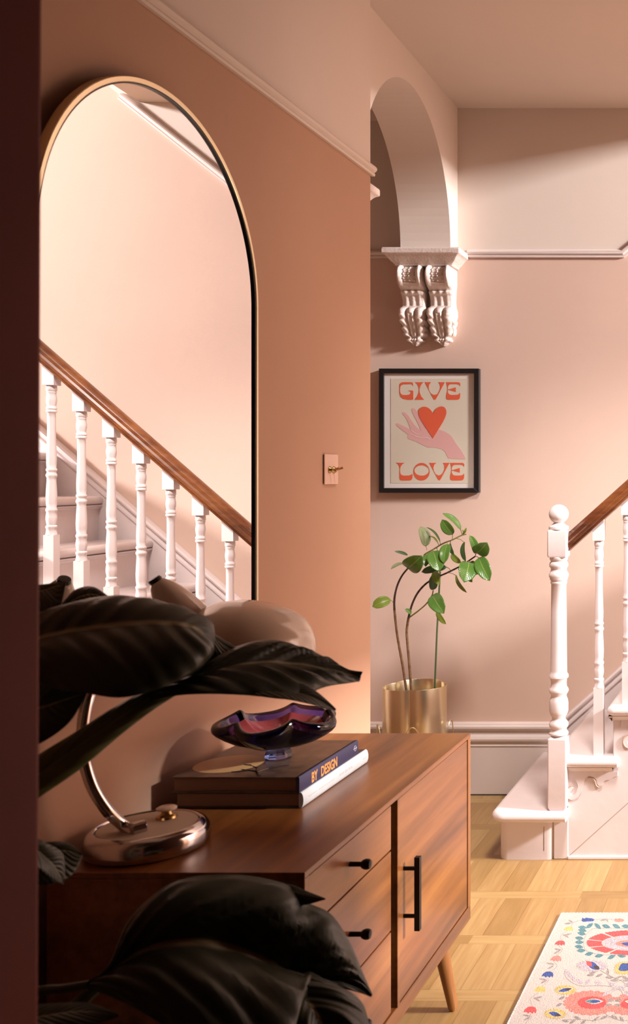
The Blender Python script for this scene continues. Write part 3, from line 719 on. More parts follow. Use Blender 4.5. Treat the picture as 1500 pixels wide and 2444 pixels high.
for k_ in range(3):
    a = 2*PI*k_/3
    mb.tube([(PX+.137*math.cos(a), PY+.137*math.sin(a), .197), (PX, PY, .197)], .0021, 8)
mb.build('wire_stand', M['brass'], pl, smooth=True)

def leaf_mat(name, col, rib, rough, vein=26, vamp=.25, spec=.5, under=None):
    m = bpy.data.materials.new(name); m.use_nodes = True; nt = m.node_tree; b = nt.nodes['Principled BSDF']
    uv = node(nt, 'ShaderNodeUVMap'); uv.uv_map = 'UVMap'; sp = node(nt, 'ShaderNodeSeparateXYZ'); nt.links.new(uv.outputs[0], sp.inputs[0])
    t_ = math_n(nt, 'ABSOLUTE', math_n(nt, 'SUBTRACT', sp.outputs[1], .5))
    f = math_n(nt, 'DIVIDE', t_, .035)
    n = node(nt, 'ShaderNodeTexNoise'); n.inputs['Scale'].default_value = 6
    c = ramp(nt, f, [(0.25, rib), (0.85, col)])
    nt.links.new(c, b.inputs['Base Color']); b.inputs['Roughness'].default_value = rough; b.inputs['Specular IOR Level'].default_value = spec
    ph = math_n(nt, 'SINE', math_n(nt, 'MULTIPLY', math_n(nt, 'SUBTRACT', sp.outputs[0], math_n(nt, 'MULTIPLY', t_, .55)), vein*2*PI/2))
    bp = node(nt, 'ShaderNodeBump'); bp.inputs['Strength'].default_value = vamp; bp.inputs['Distance'].default_value = .003
    nt.links.new(ph, bp.inputs['Height']); nt.links.new(bp.outputs[0], b.inputs['Normal'])
    return m
LG = leaf_mat('rubber_leaf', (.105,.235,.040), (.30,.42,.12), .26, vamp=.10)
LY = leaf_mat('rubber_leaf_young', (.24,.33,.045), (.38,.46,.12), .32, vamp=.10)
LD = leaf_mat('rubber_leaf_dark', (.045,.105,.028), (.12,.19,.06), .28, vamp=.10)
LP = leaf_mat('rubber_leaf_pale', (.24,.28,.13), (.36,.38,.20), .4)
BK = mat('brown_stem', (.21,.115,.055), .7, var=.35, vscale=60, bump=.6, bscale=120)
BD = mat('dark_stem', (.065,.030,.022), .6, var=.3, vscale=60)
GS = mat('green_stem', (.26,.26,.07), .5)
def C4(x, y, d): return P(880+x/4.2125, 1200+y/4.2125, d)
rp_ = thing('rubber_plant', 'leggy rubber plant with glossy green leaves growing in the brass planter', 'plant', (PX, PY, .45))
def stem(pts, r0, r1, m, n=40, name='stem'):
    c = spline([C4(*p) for p in pts], n)
    rr = [(r0+(r1-r0)*i/(n-1))*(1+.12*(math.sin(i*1.7)**8)) for i in range(n)]
    return MB().tube(c, rr, 10).build(name, m, rp_, smooth=True)
stem([(398,1960,3.80),(383,1890,3.80),(345,1640,3.79),(290,1330,3.78),(262,1080,3.77)], .0048, .0042, BK)
stem([(262,1080,3.77),(260,1000,3.77),(268,920,3.77),(295,820,3.77),(340,730,3.77),(394,662,3.77)], .0042, .003, BD)
stem([(440,1960,3.82),(432,1890,3.82),(410,1600,3.82),(392,1400,3.82),(386,1280,3.82),(405,1150,3.81)], .0050, .0044, BK)
stem([(405,1150,3.81),(440,1020,3.81),(500,900,3.80),(590,805,3.80),(700,745,3.79),(800,700,3.78),(920,640,3.77),(1000,590,3.76),(1075,538,3.75)], .0040, .0026, BD)
stem([(408,1155,3.81),(450,1125,3.80),(510,1080,3.79),(590,1008,3.78),(640,930,3.77),(652,880,3.77)], .003, .0022, GS)
stem([(700,745,3.79),(660,640,3.80),(600,570,3.80),(560,530,3.79),(600,497,3.78),(650,470,3.77),(750,410,3.76),(850,370,3.75),(930,330,3.75),(985,315,3.75)], .0032, .0022, GS)
MB().tube([C4(664,1950,3.89), C4(690,1300,3.86), C4(706,1000,3.84), C4(722,690,3.83)], .0034, 10).build('support_cane', mat('green_cane', (.085,.14,.055), .6), rp_, smooth=True)
CAMV = Vector((0, 0, EYE))
def small_leaf(b, t, wpx, m, yaw=0.0, fold=.25, bend=.12, petiole=None):
    B, T = C4(*b), C4(*t); ax = T-B; Ln = ax.length; a = ax.normalized()
    view = (CAMV-(B+T)/2).normalized()
    side = a.cross(view).normalized(); nrm = side.cross(a).normalized()
    q = Matrix.Rotation(yaw, 3, a); side = q @ side; nrm = q @ nrm
    wd = 1.25*wpx/4.2125*B.y/F
    if abs(math.cos(yaw)) > .3: wd = wd/abs(math.cos(yaw))
    rows = []
    NL, NW = 14, 8
    for i in range(NL+1):
        s = i/NL
        hw_ = .5*wd*max(.02, math.sqrt(max(0, 1-(2*s**.92-1)**2))**1.1)
        if s > .88: hw_ *= .35+.65*(1-s)/.12
        c = B + ax*s + nrm*(bend*Ln*math.sin(PI*s))
        r = []
        for j in range(NW+1):
            u = -1+2*j/NW
            r.append(c + side*(hw_*u) + nrm*(fold*hw_*abs(u)**1.3*(1 if fold > 0 else 1)))
        rows.append(r)
    lf = MB().grid(rows, uv=True).build('leaf', m, rp_, smooth='all', solid=.0007)
    if petiole:
        c = spline([C4(*petiole), (C4(*petiole)+B)/2+Vector((0,0,.002)), B + a*(.05*Ln)], 8)
        MB().tube(c, .0013, 6).build('petiole', GS, lf, smooth=True)
    return lf
SL_ = [((222,972,3.77),(40,1046,3.74),88,LY,.3,(258,1018,3.77)), ((396,527,3.77),(263,488,3.74),24,LD,.4,None), ((394,657,3.76),(540,530,3.70),150,LG,.15,(394,662,3.77)),
 ((368,612,3.77),(224,668,3.72),24,LP,.9,(390,660,3.77)), ((578,440,3.79),(525,238,3.80),84,LP,.5,(588,475,3.78)), ((722,390,3.77),(580,245,3.79),16,LD,.9,(722,420,3.77)),
 ((700,405,3.78),(612,332,3.80),14,GS and LY,.9,(705,425,3.77)), ((850,318,3.74),(740,168,3.72),84,LG,-.3,(842,372,3.75)), ((930,268,3.74),(745,105,3.72),44,LG,.8,(940,325,3.75)),
 ((948,315,3.75),(985,248,3.74),18,LY,.5,None), ((966,312,3.75),(940,270,3.74),12,LY,.5,None), ((600,520,3.76),(576,642,3.72),64,LG,.3,(600,497,3.78)), ((650,486,3.74),(712,694,3.68),132,LG,-.1,(655,470,3.77)),
 ((690,500,3.78),(752,614,3.76),62,LD,.3,(690,450,3.77)), ((795,415,3.74),(760,612,3.69),82,LG,.35,(790,395,3.76)), ((822,408,3.76),(862,522,3.73),32,LD,.7,(830,380,3.75)),
 ((835,515,3.77),(935,606,3.75),48,LY,.4,(800,430,3.76)), ((966,392,3.74),(980,592,3.70),36,LD,.8,(890,360,3.75)), ((1078,508,3.74),(1018,325,3.71),58,LG,.5,(1075,538,3.75)),
 ((1088,506,3.74),(1196,398,3.70),128,LG,.25,(1075,538,3.75)), ((1112,552,3.74),(1222,786,3.68),118,LG,.15,(1075,540,3.75)), ((1012,596,3.73),(962,802,3.66),146,LG,-.15,(1005,588,3.76)),
 ((1022,596,3.76),(1098,722,3.74),92,LG,.4,(1010,588,3.76)), ((790,645,3.80),(533,696,3.80),62,LD,.2,(825,680,3.78)), ((665,690,3.76),(715,828,3.72),62,LY,.2,(690,745,3.79)),
 ((652,876,3.77),(634,732,3.75),66,LD,.3,None), ((880,725,3.76),(992,905,3.72),28,LY,.7,(800,705,3.78)), ((430,1116,3.80),(368,1068,3.78),32,LG,.5,(408,1140,3.81)),
 ((645,928,3.74),(762,1114,3.68),122,LG,.15,(600,1008,3.78)), ((690,1080,3.77),(782,1222,3.74),42,LY,.5,(640,1020,3.78)), ((1010,720,3.75),(1045,800,3.72),40,LY,.4,None), ((920,650,3.76),(930,690,3.74),24,LY,.4,None)]
for b, t, wpx, m, yaw, pet in SL_: small_leaf(b, t, wpx, m, yaw, petiole=pet)

# ------------------------------------------------------------------ desk lamp
LC = Vector((-1.083, 1.737, ZT))
lp = thing('desk_lamp', 'vintage desk lamp with cream dome shade and chrome base on the sideboard', 'lamp', LC)
MB().lathe([(.088,0),(.0935,.004),(.0955,.014),(.094,.027),(.089,.035),(.0835,.0395),(.0795,.0405),(.0775,.0385),(.0765,.036),(.001,.036)], LC, 64).build('base', M['chrome'], lp, smooth=True, angle=50)
MB().lathe([(.0755,.0365),(.0755,.0385),(.06,.040),(.001,.0405)], LC, 64).build('base_plate', mat('cream_plate', (.55,.42,.31), .5), lp, smooth=True)
kb = P(398, 1958, 1.77)
MB().lathe([(.017,.0405),(.016,.044),(.010,.047),(.007,.053),(.009,.054),(.009,.0545)], (kb.x, kb.y, ZT), 24).build('switch_stem', M['oldbrass'], lp, smooth=True)
MB().lathe([(.010,.0545),(.0165,.0555),(.0165,.058),(.012,.0605),(.001,.061)], (kb.x, kb.y, ZT), 24).build('switch_knob', M['cream'], lp, smooth=True)
arm = [P(318,1986,1.70), P(290,1966,1.70), P(255,1932,1.68), P(222,1880,1.665), P(203,1820,1.66), P(197,1765,1.655), P(202,1705,1.66), P(216,1650,1.675), P(250,1570,1.72), P(300,1500,1.75), P(350,1455,1.77), P(402,1440,1.79)]
a_ = MB().tube(spline(arm, 60), .0095, 16).build('arm', M['chrome'], lp, smooth=True)
hg = P(322, 1986, 1.70)
mb = MB().lathe([(.0001,-.011),(.012,-.011),(.0135,-.009),(.0135,.009),(.012,.011),(.0001,.011)], (hg.x+.004, hg.y, ZT+.045), 24, axis=(.55,.83,0)); mb.build('hinge', M['chrome'], a_, smooth=True)
# shade: lathe dome tilted, with neck
SCx = P(592, 1548, 1.83); axis = Vector((.16, .03, 1)).normalized()
dome = [(.109,-.004),(.112,-.003),(.1125,.002),(.112,.014),(.108,.030),(.099,.048),(.084,.064),(.062,.0765),(.036,.083),(.012,.0845),(.001,.0846)]
inner = [(r-.0025 if r > .01 else .001, z-.0025) for r, z in dome[1:]][::-1]
MB().lathe(inner + dome, SCx, 64, axis=axis, caps=False).build('shade', M['cream'], lp, smooth=True, angle=60)
n0, n1 = P(458, 1486, 1.81), P(374, 1389, 1.78)
dv = (n1-n0); Ln = dv.length
nk = MB().lathe([(.036,-.022),(.0355,.0),(.034,Ln*.25),(.031,Ln*.48),(.0265,Ln*.68),(.021,Ln*.84),(.0155,Ln*.95),(.0125,Ln),(.010,Ln+.001)], n0, 32, axis=dv).build('shade_neck', M['cream'], lp, smooth=True, angle=60)
MB().lathe([(.011,-.004),(.0115,.004),(.010,.008),(.001,.0085)], n1, 14, axis=dv).build('socket_cap', M['black'], nk)

# ------------------------------------------------------------------ books
def book(name, label, x0, x1, y0, y1, z0, z1, cover, spine, pages, round_spine):
    t = thing(name, label, 'book', ((x0+x1)/2, (y0+y1)/2, z0), 'books stacked on the sideboard')
    c = .003
    MB().box(x0+.004, x1-.006, y0+.004, y1-.004, z0+c, z1-c).build('pages', pages, t)
    MB().box(x0, x1-.004, y0, y1, z1-c, z1).build('front_cover', cover, t, bevel=.0008)
    MB().box(x0, x1-.004, y0, y1, z0, z0+c).build('back_cover', cover, t, bevel=.0008)
    if round_spine:
        pts = [(x1-.006, z0)] + [(x1-.004+.006*math.sin(PI*i/12), (z0+z1)/2-(z1-z0)/2*math.cos(PI*i/12)) for i in range(13)] + [(x1-.006, z1), (x1-.007, z1-.003), (x1-.007, z0+.003)]
    else:
        pts = [(x1-.007, z0), (x1-.001, z0), (x1, z0+.002), (x1, z1-.002), (x1-.001, z1), (x1-.007, z1), (x1-.007, z1-.003), (x1-.007, z0+.003)]
    sp = MB().prism(pts, lambda a, b, h: Vector((a, h, b)), y0, y1).build('spine', spine, t, smooth=True, angle=35)
    return t, sp
pg1 = mat('page_block', (.25,.15,.10), .8, var=.25, vscale=1.0)
pages = wood('page_edges', (.20,.12,.08), (.27,.165,.115), (.33,.21,.15), (.5, .5, 160), .85)
BXR = -.9115
ZM, ZU = ZT+.0005+.0305, ZT+.0625
white_sp = mat('white_spine', (.45,.45,.45), .5, var=.06, vscale=30)
bk2, sp2 = book('book', 'lower book of the stack with a white rounded spine', BXR-.248, BXR, 1.940, 2.250, ZT+.0005, ZM, mat('dark_cover', (.035,.028,.03), .4), white_sp, pages, True)
navy = mat('navy_spine', (.022,.020,.055), .45)
cov = mat('brown_cover', (.085,.045,.026), .34, var=.5, vscale=35, coat=.1)
bk1, sp1 = book('book', 'upper book of the stack with a navy spine lettered in orange', BXR-.250, BXR-.003, 1.934, 2.207, ZM+.0004, ZU, cov, navy, pages, False)
def text_mesh(s, size, wx, org, ux, uy, mat_, parent, name, off=0.0):
    cu = bpy.data.curves.new('txt', 'FONT'); cu.body = s; cu.size = size; cu.extrude = .0003; cu.offset = off
    o = bpy.data.objects.new('txt', cu); COL.objects.link(o)
    dg = bpy.context.evaluated_depsgraph_get(); me = bpy.data.meshes.new_from_object(o.evaluated_get(dg))
    bpy.data.objects.remove(o); bpy.data.curves.remove(cu)
    ux, uy = Vector(ux), Vector(uy); uz = ux.cross(uy)
    of = OFF.get(parent.name, Vector())
    for v in me.vertices:
        c = v.co.copy(); v.co = Vector(org) + ux*(c.x*wx) + uy*c.y + uz*c.z - of
    me.materials.clear(); me.materials.append(mat_)
    r = bpy.data.objects.new(name, me); COL.objects.link(r); r.parent = parent; OFF[r.name] = of; return r
org_m = mat('orange_lettering', (.62,.24,.06), .5)
text_mesh('BY', .0275, .80, (BXR-.003+.0001, 1.984, ZM+.0055), (0,1,0), (0,0,1), org_m, sp1, 'lettering', .0007)
text_mesh('DESIGN', .0275, .80, (BXR-.003+.0001, 2.025, ZM+.0055), (0,1,0), (0,0,1), org_m, sp1, 'lettering', .0007)
mb = MB().tube([(BXR-.0029, 2.191+.0055*math.cos(2*PI*i/24), (ZM+ZU)/2+.002+.0055*math.sin(2*PI*i/24)) for i in range(25)], .0005, 6, caps=False)
mb.box(BXR-.0032, BXR-.0026, 2.182, 2.200, (ZM+ZU)/2+.0012, (ZM+ZU)/2+.0026)
mb.build('publisher_mark', mat('mark_grey', (.45,.40,.42), .5), sp1)
cc = P(550, 1821, 2.028)
MB().lathe([(.064, 0), (.064, .0003)], (cc.x, cc.y-.004, ZU), 64).build('cover_disc', mat('tan_disc', (.60,.36,.15), .38, coat=.1), bk1, smooth=True)
# printed tree across the lower right of the cover
mb = MB()
def tw(a, b): return Vector((cc.x+a, cc.y-.004+b, ZU+.0005))
for br in ([(.105,-.085),(.085,-.055),(.072,-.03),(.05,-.012)], [(.085,-.055),(.062,-.045),(.045,-.04)], [(.085,-.055),(.095,-.03),(.10,-.005)], [(.072,-.03),(.075,-.01),(.068,.012)], [(.062,-.045),(.05,-.055),(.035,-.056)], [(.05,-.012),(.035,-.008),(.028,.004)], [(.095,-.03),(.112,-.018),(.125,-.01)]):
    mb.tube([tw(*p) for p in br], [.0022, .0016, .001, .0006][:len(br)] if len(br) == 4 else [.0016, .001, .0006], 5)
mb.build('cover_tree', mat('tree_print', (.028,.014,.012), .3), bk1)
grey = mat('faint_print', (.38,.37,.36), .6)
mb = MB(); zc = (ZT+ZM)/2
for a, b, h in ((1.962,2.000,.002),(2.006,2.030,.002),(2.034,2.075,.002),(2.102,2.124,.005),(2.130,2.142,.005),(2.147,2.165,.005),(2.222,2.240,.0025)):
    mb.box(BXR+.0016, BXR+.0022, a, b, zc-h/2+.001, zc+h/2+.001)
mb.build('faint_title', grey, sp2)

# ------------------------------------------------------------------ glass bowl
BC = P(665, 1808, 2.071); BC.z = ZU+.0007
bw = thing('glass_bowl', 'purple and red art glass bowl with wavy rim on the upper book', 'bowl', BC)
def glass(name, col, rough=.0, dens=0, ac=None):
    m = bpy.data.materials.new(name); m.use_nodes = True; nt = m.node_tree; b = nt.nodes['Principled BSDF']
    b.inputs['Base Color'].default_value = (*col, 1); b.inputs['Transmission Weight'].default_value = 1; b.inputs['Roughness'].default_value = rough; b.inputs['IOR'].default_value = 1.48
    if dens:
        v = node(nt, 'ShaderNodeVolumeAbsorption'); v.inputs['Color'].default_value = (*ac, 1); v.inputs['Density'].default_value = dens
        nt.links.new(v.outputs[0], nt.nodes['Material Output'].inputs['Volume'])
    return m
NT_ = 160
def wav(th, s):   # five lobes: s 0 at the centre, 1 at the lip
    c = math.cos(5*th+.9); lobe = ((math.cos(2.5*th+.45)**2 + .035)/1.035)**.3
    return lobe, c
def bowl_rows(prof, zoff):
    rows = []
    for r, z, s in prof:
        row = []
        for i in range(NT_):
            th = 2*PI*i/NT_; lobe, c = wav(th, s)
            rr = r*(1 - s*.26*(1-lobe)) * (1+.05*s*math.sin(2*th+.4)); zz = z + s*s*(.022*(1-lobe)**1.5 - .009*lobe*(.6+.4*math.sin(3*th+1)))
            row.append(BC + Vector((rr*math.cos(th), rr*math.sin(th), zz)))
        rows.append(row)
    return rows
outp = [(.001,.022,0),(.020,.022,0),(.032,.0235,.1),(.055,.028,.35),(.078,.0375,.6),(.097,.050,.8),(.110,.061,.95),(.1155,.068,1),(.1165,.0745,1),(.114,.0805,1),(.108,.0835,1),(.102,.082,1),(.0985,.0765,.98)]
inp = [(.094,.068,.95),(.082,.058,.85),(.066,.049,.65),(.048,.043,.45),(.03,.040,.2),(.001,.039,0)]
ro_, ri_ = bowl_rows(outp, 0), bowl_rows(inp, 0)
mb = MB(); mb.grid(ro_ + ri_, closed=True)
mb.build('bowl_body', glass('violet_glass', (.80,.74,.98), 0, 150, (.20,.11,.62)), bw, smooth='all')
ruby = glass('ruby_core', (.55,.10,.11), .06); ruby.node_tree.nodes['Principled BSDF'].inputs['Transmission Weight'].default_value = .4
lin = [(.090,.0672,.92),(.081,.0605,.84),(.066,.0525,.65),(.048,.0465,.45),(.03,.0435,.2),(.001,.0425,0)]
lin2 = [(.001,.0396,0),(.03,.0406,.2),(.048,.0436,.45),(.066,.0496,.65),(.081,.0585,.84),(.090,.0664,.92)]
MB().grid(bowl_rows(lin + lin2, 0), closed=True).build('red_core', ruby, bw, smooth='all')
MB().lathe([(.001,0),(.024,0),(.0265,.002),(.0255,.008),(.0235,.014),(.0245,.0205),(.027,.0218),(.001,.0219)], BC, 10, caps=False).build('foot', glass('blue_glass', (.42,.55,.98), 0, 12, (.25,.35,.9)), bw, smooth=True, angle=30)

# ------------------------------------------------------------------ rug
rug = MB()
RX0, RX1, RY0, RY1, RZT = -.628, .55, 1.15, 2.966, .008
rc = [mat('rug_weave', (.47,.405,.365), .9, var=.08, vscale=160, bump=.5, bscale=260)]
for nm, c in (('blue', (.045,.075,.24)), ('yellow', (.55,.38,.12)), ('red', (.60,.075,.075)), ('coral', (.64,.20,.165)), ('grey', (.28,.235,.22)), ('teal', (.085,.19,.215)), ('lilac', (.40,.34,.37)), ('dark', (.06,.04,.045)), ('edge', (.52,.46,.43))):
    rc.append(mat('rug_'+nm, c, .9, var=.22, vscale=180, bump=.8, bscale=260))
BL, YE, RE, CO, GR, TE, LI, DK, ED = range(1, 10)
rug.box(RX0, RX1, RY0, RY1, .0005, RZT, 0)
Q = lambda a, b: on_floor(1180+a/4.6875, 2140+b/4.6875, RZT+.0001)
MXC = None
LIFT = [0]
def inlay(pts, m, lift=0, step=True):
    LIFT[0] += 1 if step else 0
    w_ = [Q(*p) + Vector((0, 0, lift*.12 + LIFT[0]*3e-6)) for p in pts]
    for mir in (0, 1):
        q = [Vector((2*MX-v.x, v.y, v.z+1.5e-6)) for v in w_] if mir else w_
        if all(RX0 < v.x < RX1 and RY0 < v.y < RY1 for v in q): rug.flat(q, m)
MX = Q(1545, 520).x
def blob(cx, cy, rx, ry, m, n=18, jag=0, k=6, rot=0, lift=0, a0=0, a1=2*PI):
    pts = []
    N_ = n*3 if jag else n
    for i in range(N_ + (0 if a1-a0 > 6.2 else 1)):
        a = a0 + (a1-a0)*i/N_
        j = 1 + jag*(abs(math.sin(k*a/2)) - .6)
        x_, y_ = rx*j*math.cos(a), ry*j*math.sin(a)
        pts.append((cx+x_*math.cos(rot)-y_*math.sin(rot), cy+x_*math.sin(rot)+y_*math.cos(rot)))
    inlay(pts, m, lift)
def almond(cx, cy, L, W, rot, m, lift=0):
    pts = []
    for i in range(13): f = i/12; pts.append((-L/2+L*f, -W/2*math.sin(PI*f)**.9))
    for i in range(1, 12): f = 1-i/12; pts.append((-L/2+L*f, W/2*math.sin(PI*f)**.9))
    inlay([(cx+a*math.cos(rot)-b*math.sin(rot), cy+a*math.sin(rot)+b*math.cos(rot)) for a, b in pts], m, lift)
def vine(pts, w_=4, m=GR):
    c = spline([(a, b, 0) for a, b in pts], 6*len(pts)); l = []; r = []
    for i, p in enumerate(c):
        t = (c[min(i+1, len(c)-1)]-c[max(i-1, 0)]).normalized(); q = Vector((-t.y, t.x, 0))*w_/2
        l.append((p.x+q.x, p.y+q.y)); r.append((p.x-q.x, p.y-q.y))
    for i in range(len(l)-1): inlay([l[i], l[i+1], r[i+1], r[i]], m, 0, i == 0)
def tulip(cx, cy, rx, ry, m):
    inlay([(cx-rx, cy+ry*.55), (cx-rx*.72, cy-ry*.3), (cx-rx*.25, cy-ry*.9), (cx+rx*.35, cy-ry), (cx+rx*.85, cy-ry*.7), (cx+rx, cy+ry*.1), (cx+rx*.85, cy+ry*.9), (cx+rx*.6, cy+ry*.45), (cx+rx*.35, cy+ry), (cx+rx*.05, cy+ry*.5), (cx-rx*.3, cy+ry*.95), (cx-rx*.5, cy+ry*.5)], m)
# border
vine([(975,262),(930,275),(885,292),(870,325),(862,340)]); vine([(1125,258),(1200,250),(1290,252),(1345,262)])
inlay([(978,270),(990,235),(1010,247),(1030,235),(1060,240),(1100,242),(1125,258),(1110,275),(1050,278),(1000,282)], BL)
tulip(830, 362, 55, 26, YE); tulip(735, 520, 60, 30, RE); tulip(690, 695, 66, 36, CO); tulip(598, 872, 68, 36, BL); tulip(510, 1040, 68, 36, YE); tulip(402, 1270, 74, 42, RE)
inlay([(1345,262),(1360,240),(1380,252),(1400,242),(1440,250),(1462,264),(1440,280),(1390,284),(1358,280)], CO)
vine([(815,390),(770,415),(745,440),(745,465),(765,490)]); vine([(725,548),(765,590),(740,625),(700,655)]); vine([(670,732),(705,770),(680,805),(630,835)])
vine([(590,905),(612,935),(580,965),(540,1000)]); vine([(490,1075),(425,1125),(405,1160),(430,1225)]); vine([(400,1310),(420,1350),(380,1385),(350,1420)])
for x_, y_, L, r_ in ((830,300,90,-.1),(860,275,60,.5),(820,425,110,-.25),(805,440,80,.5),(715,590,90,.15),(705,620,90,-.5),(630,750,100,.15),(635,790,90,-.5),(545,925,90,.15),(560,950,90,-.5),(490,1130,120,-.2),(480,1150,90,.5),(365,1330,90,.15),(370,1365,90,-.5),(1225,262,80,-.2),(1265,262,50,1.1)):
    almond(x_, y_, L, 20, r_, GR)
# first medallion
mc = (1545, 520)
vine([(1500,355),(1300,352),(1120,358),(1055,400),(1015,460),(1005,540),(1030,600),(1120,635),(1280,652),(1500,640)])
for a, b, r_ in ((990,345,.1),(990,378,.15),(980,413,.2),(955,465,.1),(955,510,0),(950,560,.1),(975,603,0),(1065,640,-.2),(1175,662,-.15),(1315,675,-.4),(1430,662,.1),(1070,325,-.6),(1160,330,.7),(1255,332,.3),(1370,332,.45),(1475,332,.1)):
    almond(a, b, 100, 42, r_, TE)
for k_ in range(5):
    a0 = PI*.5 + .10 + k_*(PI/5) ; a1 = a0 + PI/5 - .07
    pts = []
    for i in range(13):
        a = a0+(a1-a0)*i/12; j = 1+.03*(i % 2); pts.append((mc[0]+500*j*math.cos(a), mc[1]-5-130*j*math.sin(a)*1.05))
    for i in range(13):
        a = a1-(a1-a0)*i/12; pts.append((mc[0]+340*math.cos(a), mc[1]-88*math.sin(a)))
    inlay(pts, RE)
    pts = [(mc[0]+330*math.cos(a0+(a1-a0)*i/6), mc[1]-85*math.sin(a0+(a1-a0)*i/6)) for i in range(7)] + [(mc[0]+180*math.cos(a1-(a1-a0)*i/6), mc[1]-44*math.sin(a1-(a1-a0)*i/6)) for i in range(7)]
    inlay(pts, LI)
blob(1525, 525, 165, 40, CO, a0=PI/2, a1=1.5*PI); almond(1500, 532, 160, 40, .1, BL, .0003)
# second medallion and its wreath
pts = []
for i in range(121):
    a = .32 + (2*PI-.64)*i/120; j = 1+.10*(abs(math.sin(11*a))-.5); pts.append((1080+295*j*math.cos(a), 1190+135*j*math.sin(a)))
pts.append((1260, 1190)); inlay(pts, CO)
pts = []
for i in range(61):
    a = .4 + (2*PI-.8)*i/60; pts.append((1100+165*(1+.05*math.sin(19*a))*math.cos(a), 1188+70*(1+.05*math.sin(19*a))*math.sin(a)))
inlay(pts, RE, .0002)
almond(1120, 1172, 210, 60, 0, ED, .0004); almond(1110, 1172, 180, 42, 0, TE, .0006); almond(1135, 1173, 120, 32, 0, BL, .0008)
vine([(790,830),(800,890),(870,960),(980,1000),(1130,995),(1300,1005),(1410,1050),(1445,1100),(1440,1180)]); vine([(1420,1270),(1300,1340),(1130,1385),(950,1375),(760,1380)])
for x_, y_, r_ in ((820,845,.9),(850,880,.9),(890,920,.9),(955,950,.7),(1045,955,-.9),(1165,965,.3),(1310,975,.5),(1430,1025,.6),(1490,1085,.8)): almond(x_, y_, 80, 44, r_, LI)
for x_, y_, r_ in ((800,1390,.2),(880,1400,-.5),(1000,1405,-.7),(930,1355,.3),(1350,1350,.4),(1430,1370,.9),(760,1135,-.4),(730,1210,-.4),(1390,1160,-.2),(1385,1215,.2)): almond(x_, y_, 80, 30, r_, GR)
# buds
def fringed(cx, cy, rx, ry, m):
    pts = []
    for i in range(48):
        a = 2*PI*i/48; j = 1 if i % 2 else .72; pts.append((cx+rx*j*math.cos(a), cy+ry*j*math.sin(a)))
    inlay(pts, m)
fringed(800, 1045, 135, 62, YE); almond(800, 1045, 180, 52, -.2, ED, .0003); almond(795, 1045, 160, 40, -.2, BL, .0005); almond(830, 1037, 80, 26, -.2, DK, .0007)
fringed(685, 1312, 140, 64, YE); almond(682, 1315, 165, 60, .25, ED, .0003); almond(682, 1316, 150, 50, .25, BL, .0005); almond(715, 1325, 70, 28, .25, DK, .0007)
fringed(1455, 800, 120, 80, YE); almond(1480, 790, 90, 110, .8, BL, .0005)
fringed(1095, 775, 190, 72, LI); almond(1105, 772, 195, 88, .55, ED, .0003); almond(1105, 772, 178, 74, .55, BL, .0005); almond(1065, 752, 90, 52, .75, RE, .0007); almond(1150, 795, 70, 48, .4, DK, .0007)
vine([(1180,820),(1250,860),(1350,910),(1440,950),(1500,1010)])
for x_, y_, r_ in ((1080,878,-.05),(1180,880,-.4),(1105,850,-.2),(1275,845,1.5),(1290,905,.1),(1345,937,.05),(1465,905,.4)): almond(x_, y_, 90, 26, r_, GR)
# overlocked edge
def stitch(a, b, n):
    pts = [a + (b-a)*(i/n) for i in range(n+1)]
    rug.tube(pts, [.0046 if i % 2 else .0038 for i in range(n+1)], 6, ED)
c_ = [Vector((RX0, RY0, .0048)), Vector((RX0, RY1, .0048)), Vector((RX1, RY1, .0048)), Vector((RX1, RY0, .0048))]
stitch(c_[0], c_[1], 360); stitch(c_[1], c_[2], 240); stitch(c_[2], c_[3], 360); stitch(c_[3], c_[0], 240)
ro = rug.build('rug', rc)
ro['label'] = 'white woven rug with red, teal and yellow floral pattern on the parquet'; ro['category'] = 'rug'

# ------------------------------------------------------------------ big dark plant in the foreground
BG = leaf_mat('big_leaf', (.034,.036,.019), (.30,.25,.13), .42, 22, .28, .45)
BG2 = leaf_mat('big_leaf_green', (.12,.125,.035), (.20,.20,.06), .42, 14, .25, .4)
bp_ = thing('foliage_plant', 'large dark broad-leaved plant in the foreground beside the doorway', 'plant', (-1.0, 1.32, .30))
def big_leaf(mid, ea, eb, m=BG, bow=.03, ripple=.004, nr=44, veins=11, name='leaf', nw=10):
    c, a, b = [spline([P(*q) for q in l], nr) for l in (mid, ea, eb)]
    rows = []
    for i in range(nr):
        s = i/(nr-1); r = []
        d1 = a[i]-c[i]; d2 = b[i]-c[i]
        tn = (c[min(i+1, nr-1)]-c[max(i-1, 0)]).normalized()
        view = (CAMV-c[i]).normalized()
        for e, d in ((a[i], d1), (b[i], d2)):
            nn = tn.cross(d)
            nn = nn.normalized() if nn.length > 1e-7 else view
            if nn.dot(view) < 0: nn = -nn
            seq = []
            for j in range(nw+1):
                f = j/nw
                seq.append(c[i] + d*f + nn*(bow*math.sin(PI*f)*min(1, d.length/.06) + ripple*math.sin(2*PI*veins*(s-.28*f))*math.sin(PI*min(1, f*1.15))*min(1, d.length/.05)))
            r.append(seq)
        rows.append(r[0][::-1] + r[1][1:])
    lf = MB().grid(rows, uv=True).build(name, m, bp_, smooth='all', solid=.0012)
    return lf
BS_ = mat('big_leaf_stalk', (.055,.055,.022), .45)
def stalk(pts, r0, r1, parent, m=BS_):
    c = spline([P(*p) if len(p) == 3 else Vector(p[:3]) for p in pts], 30)
    return MB().tube(c, [r0+(r1-r0)*i/29 for i in range(30)], 10).build('leaf_stalk', m, parent, smooth=True)
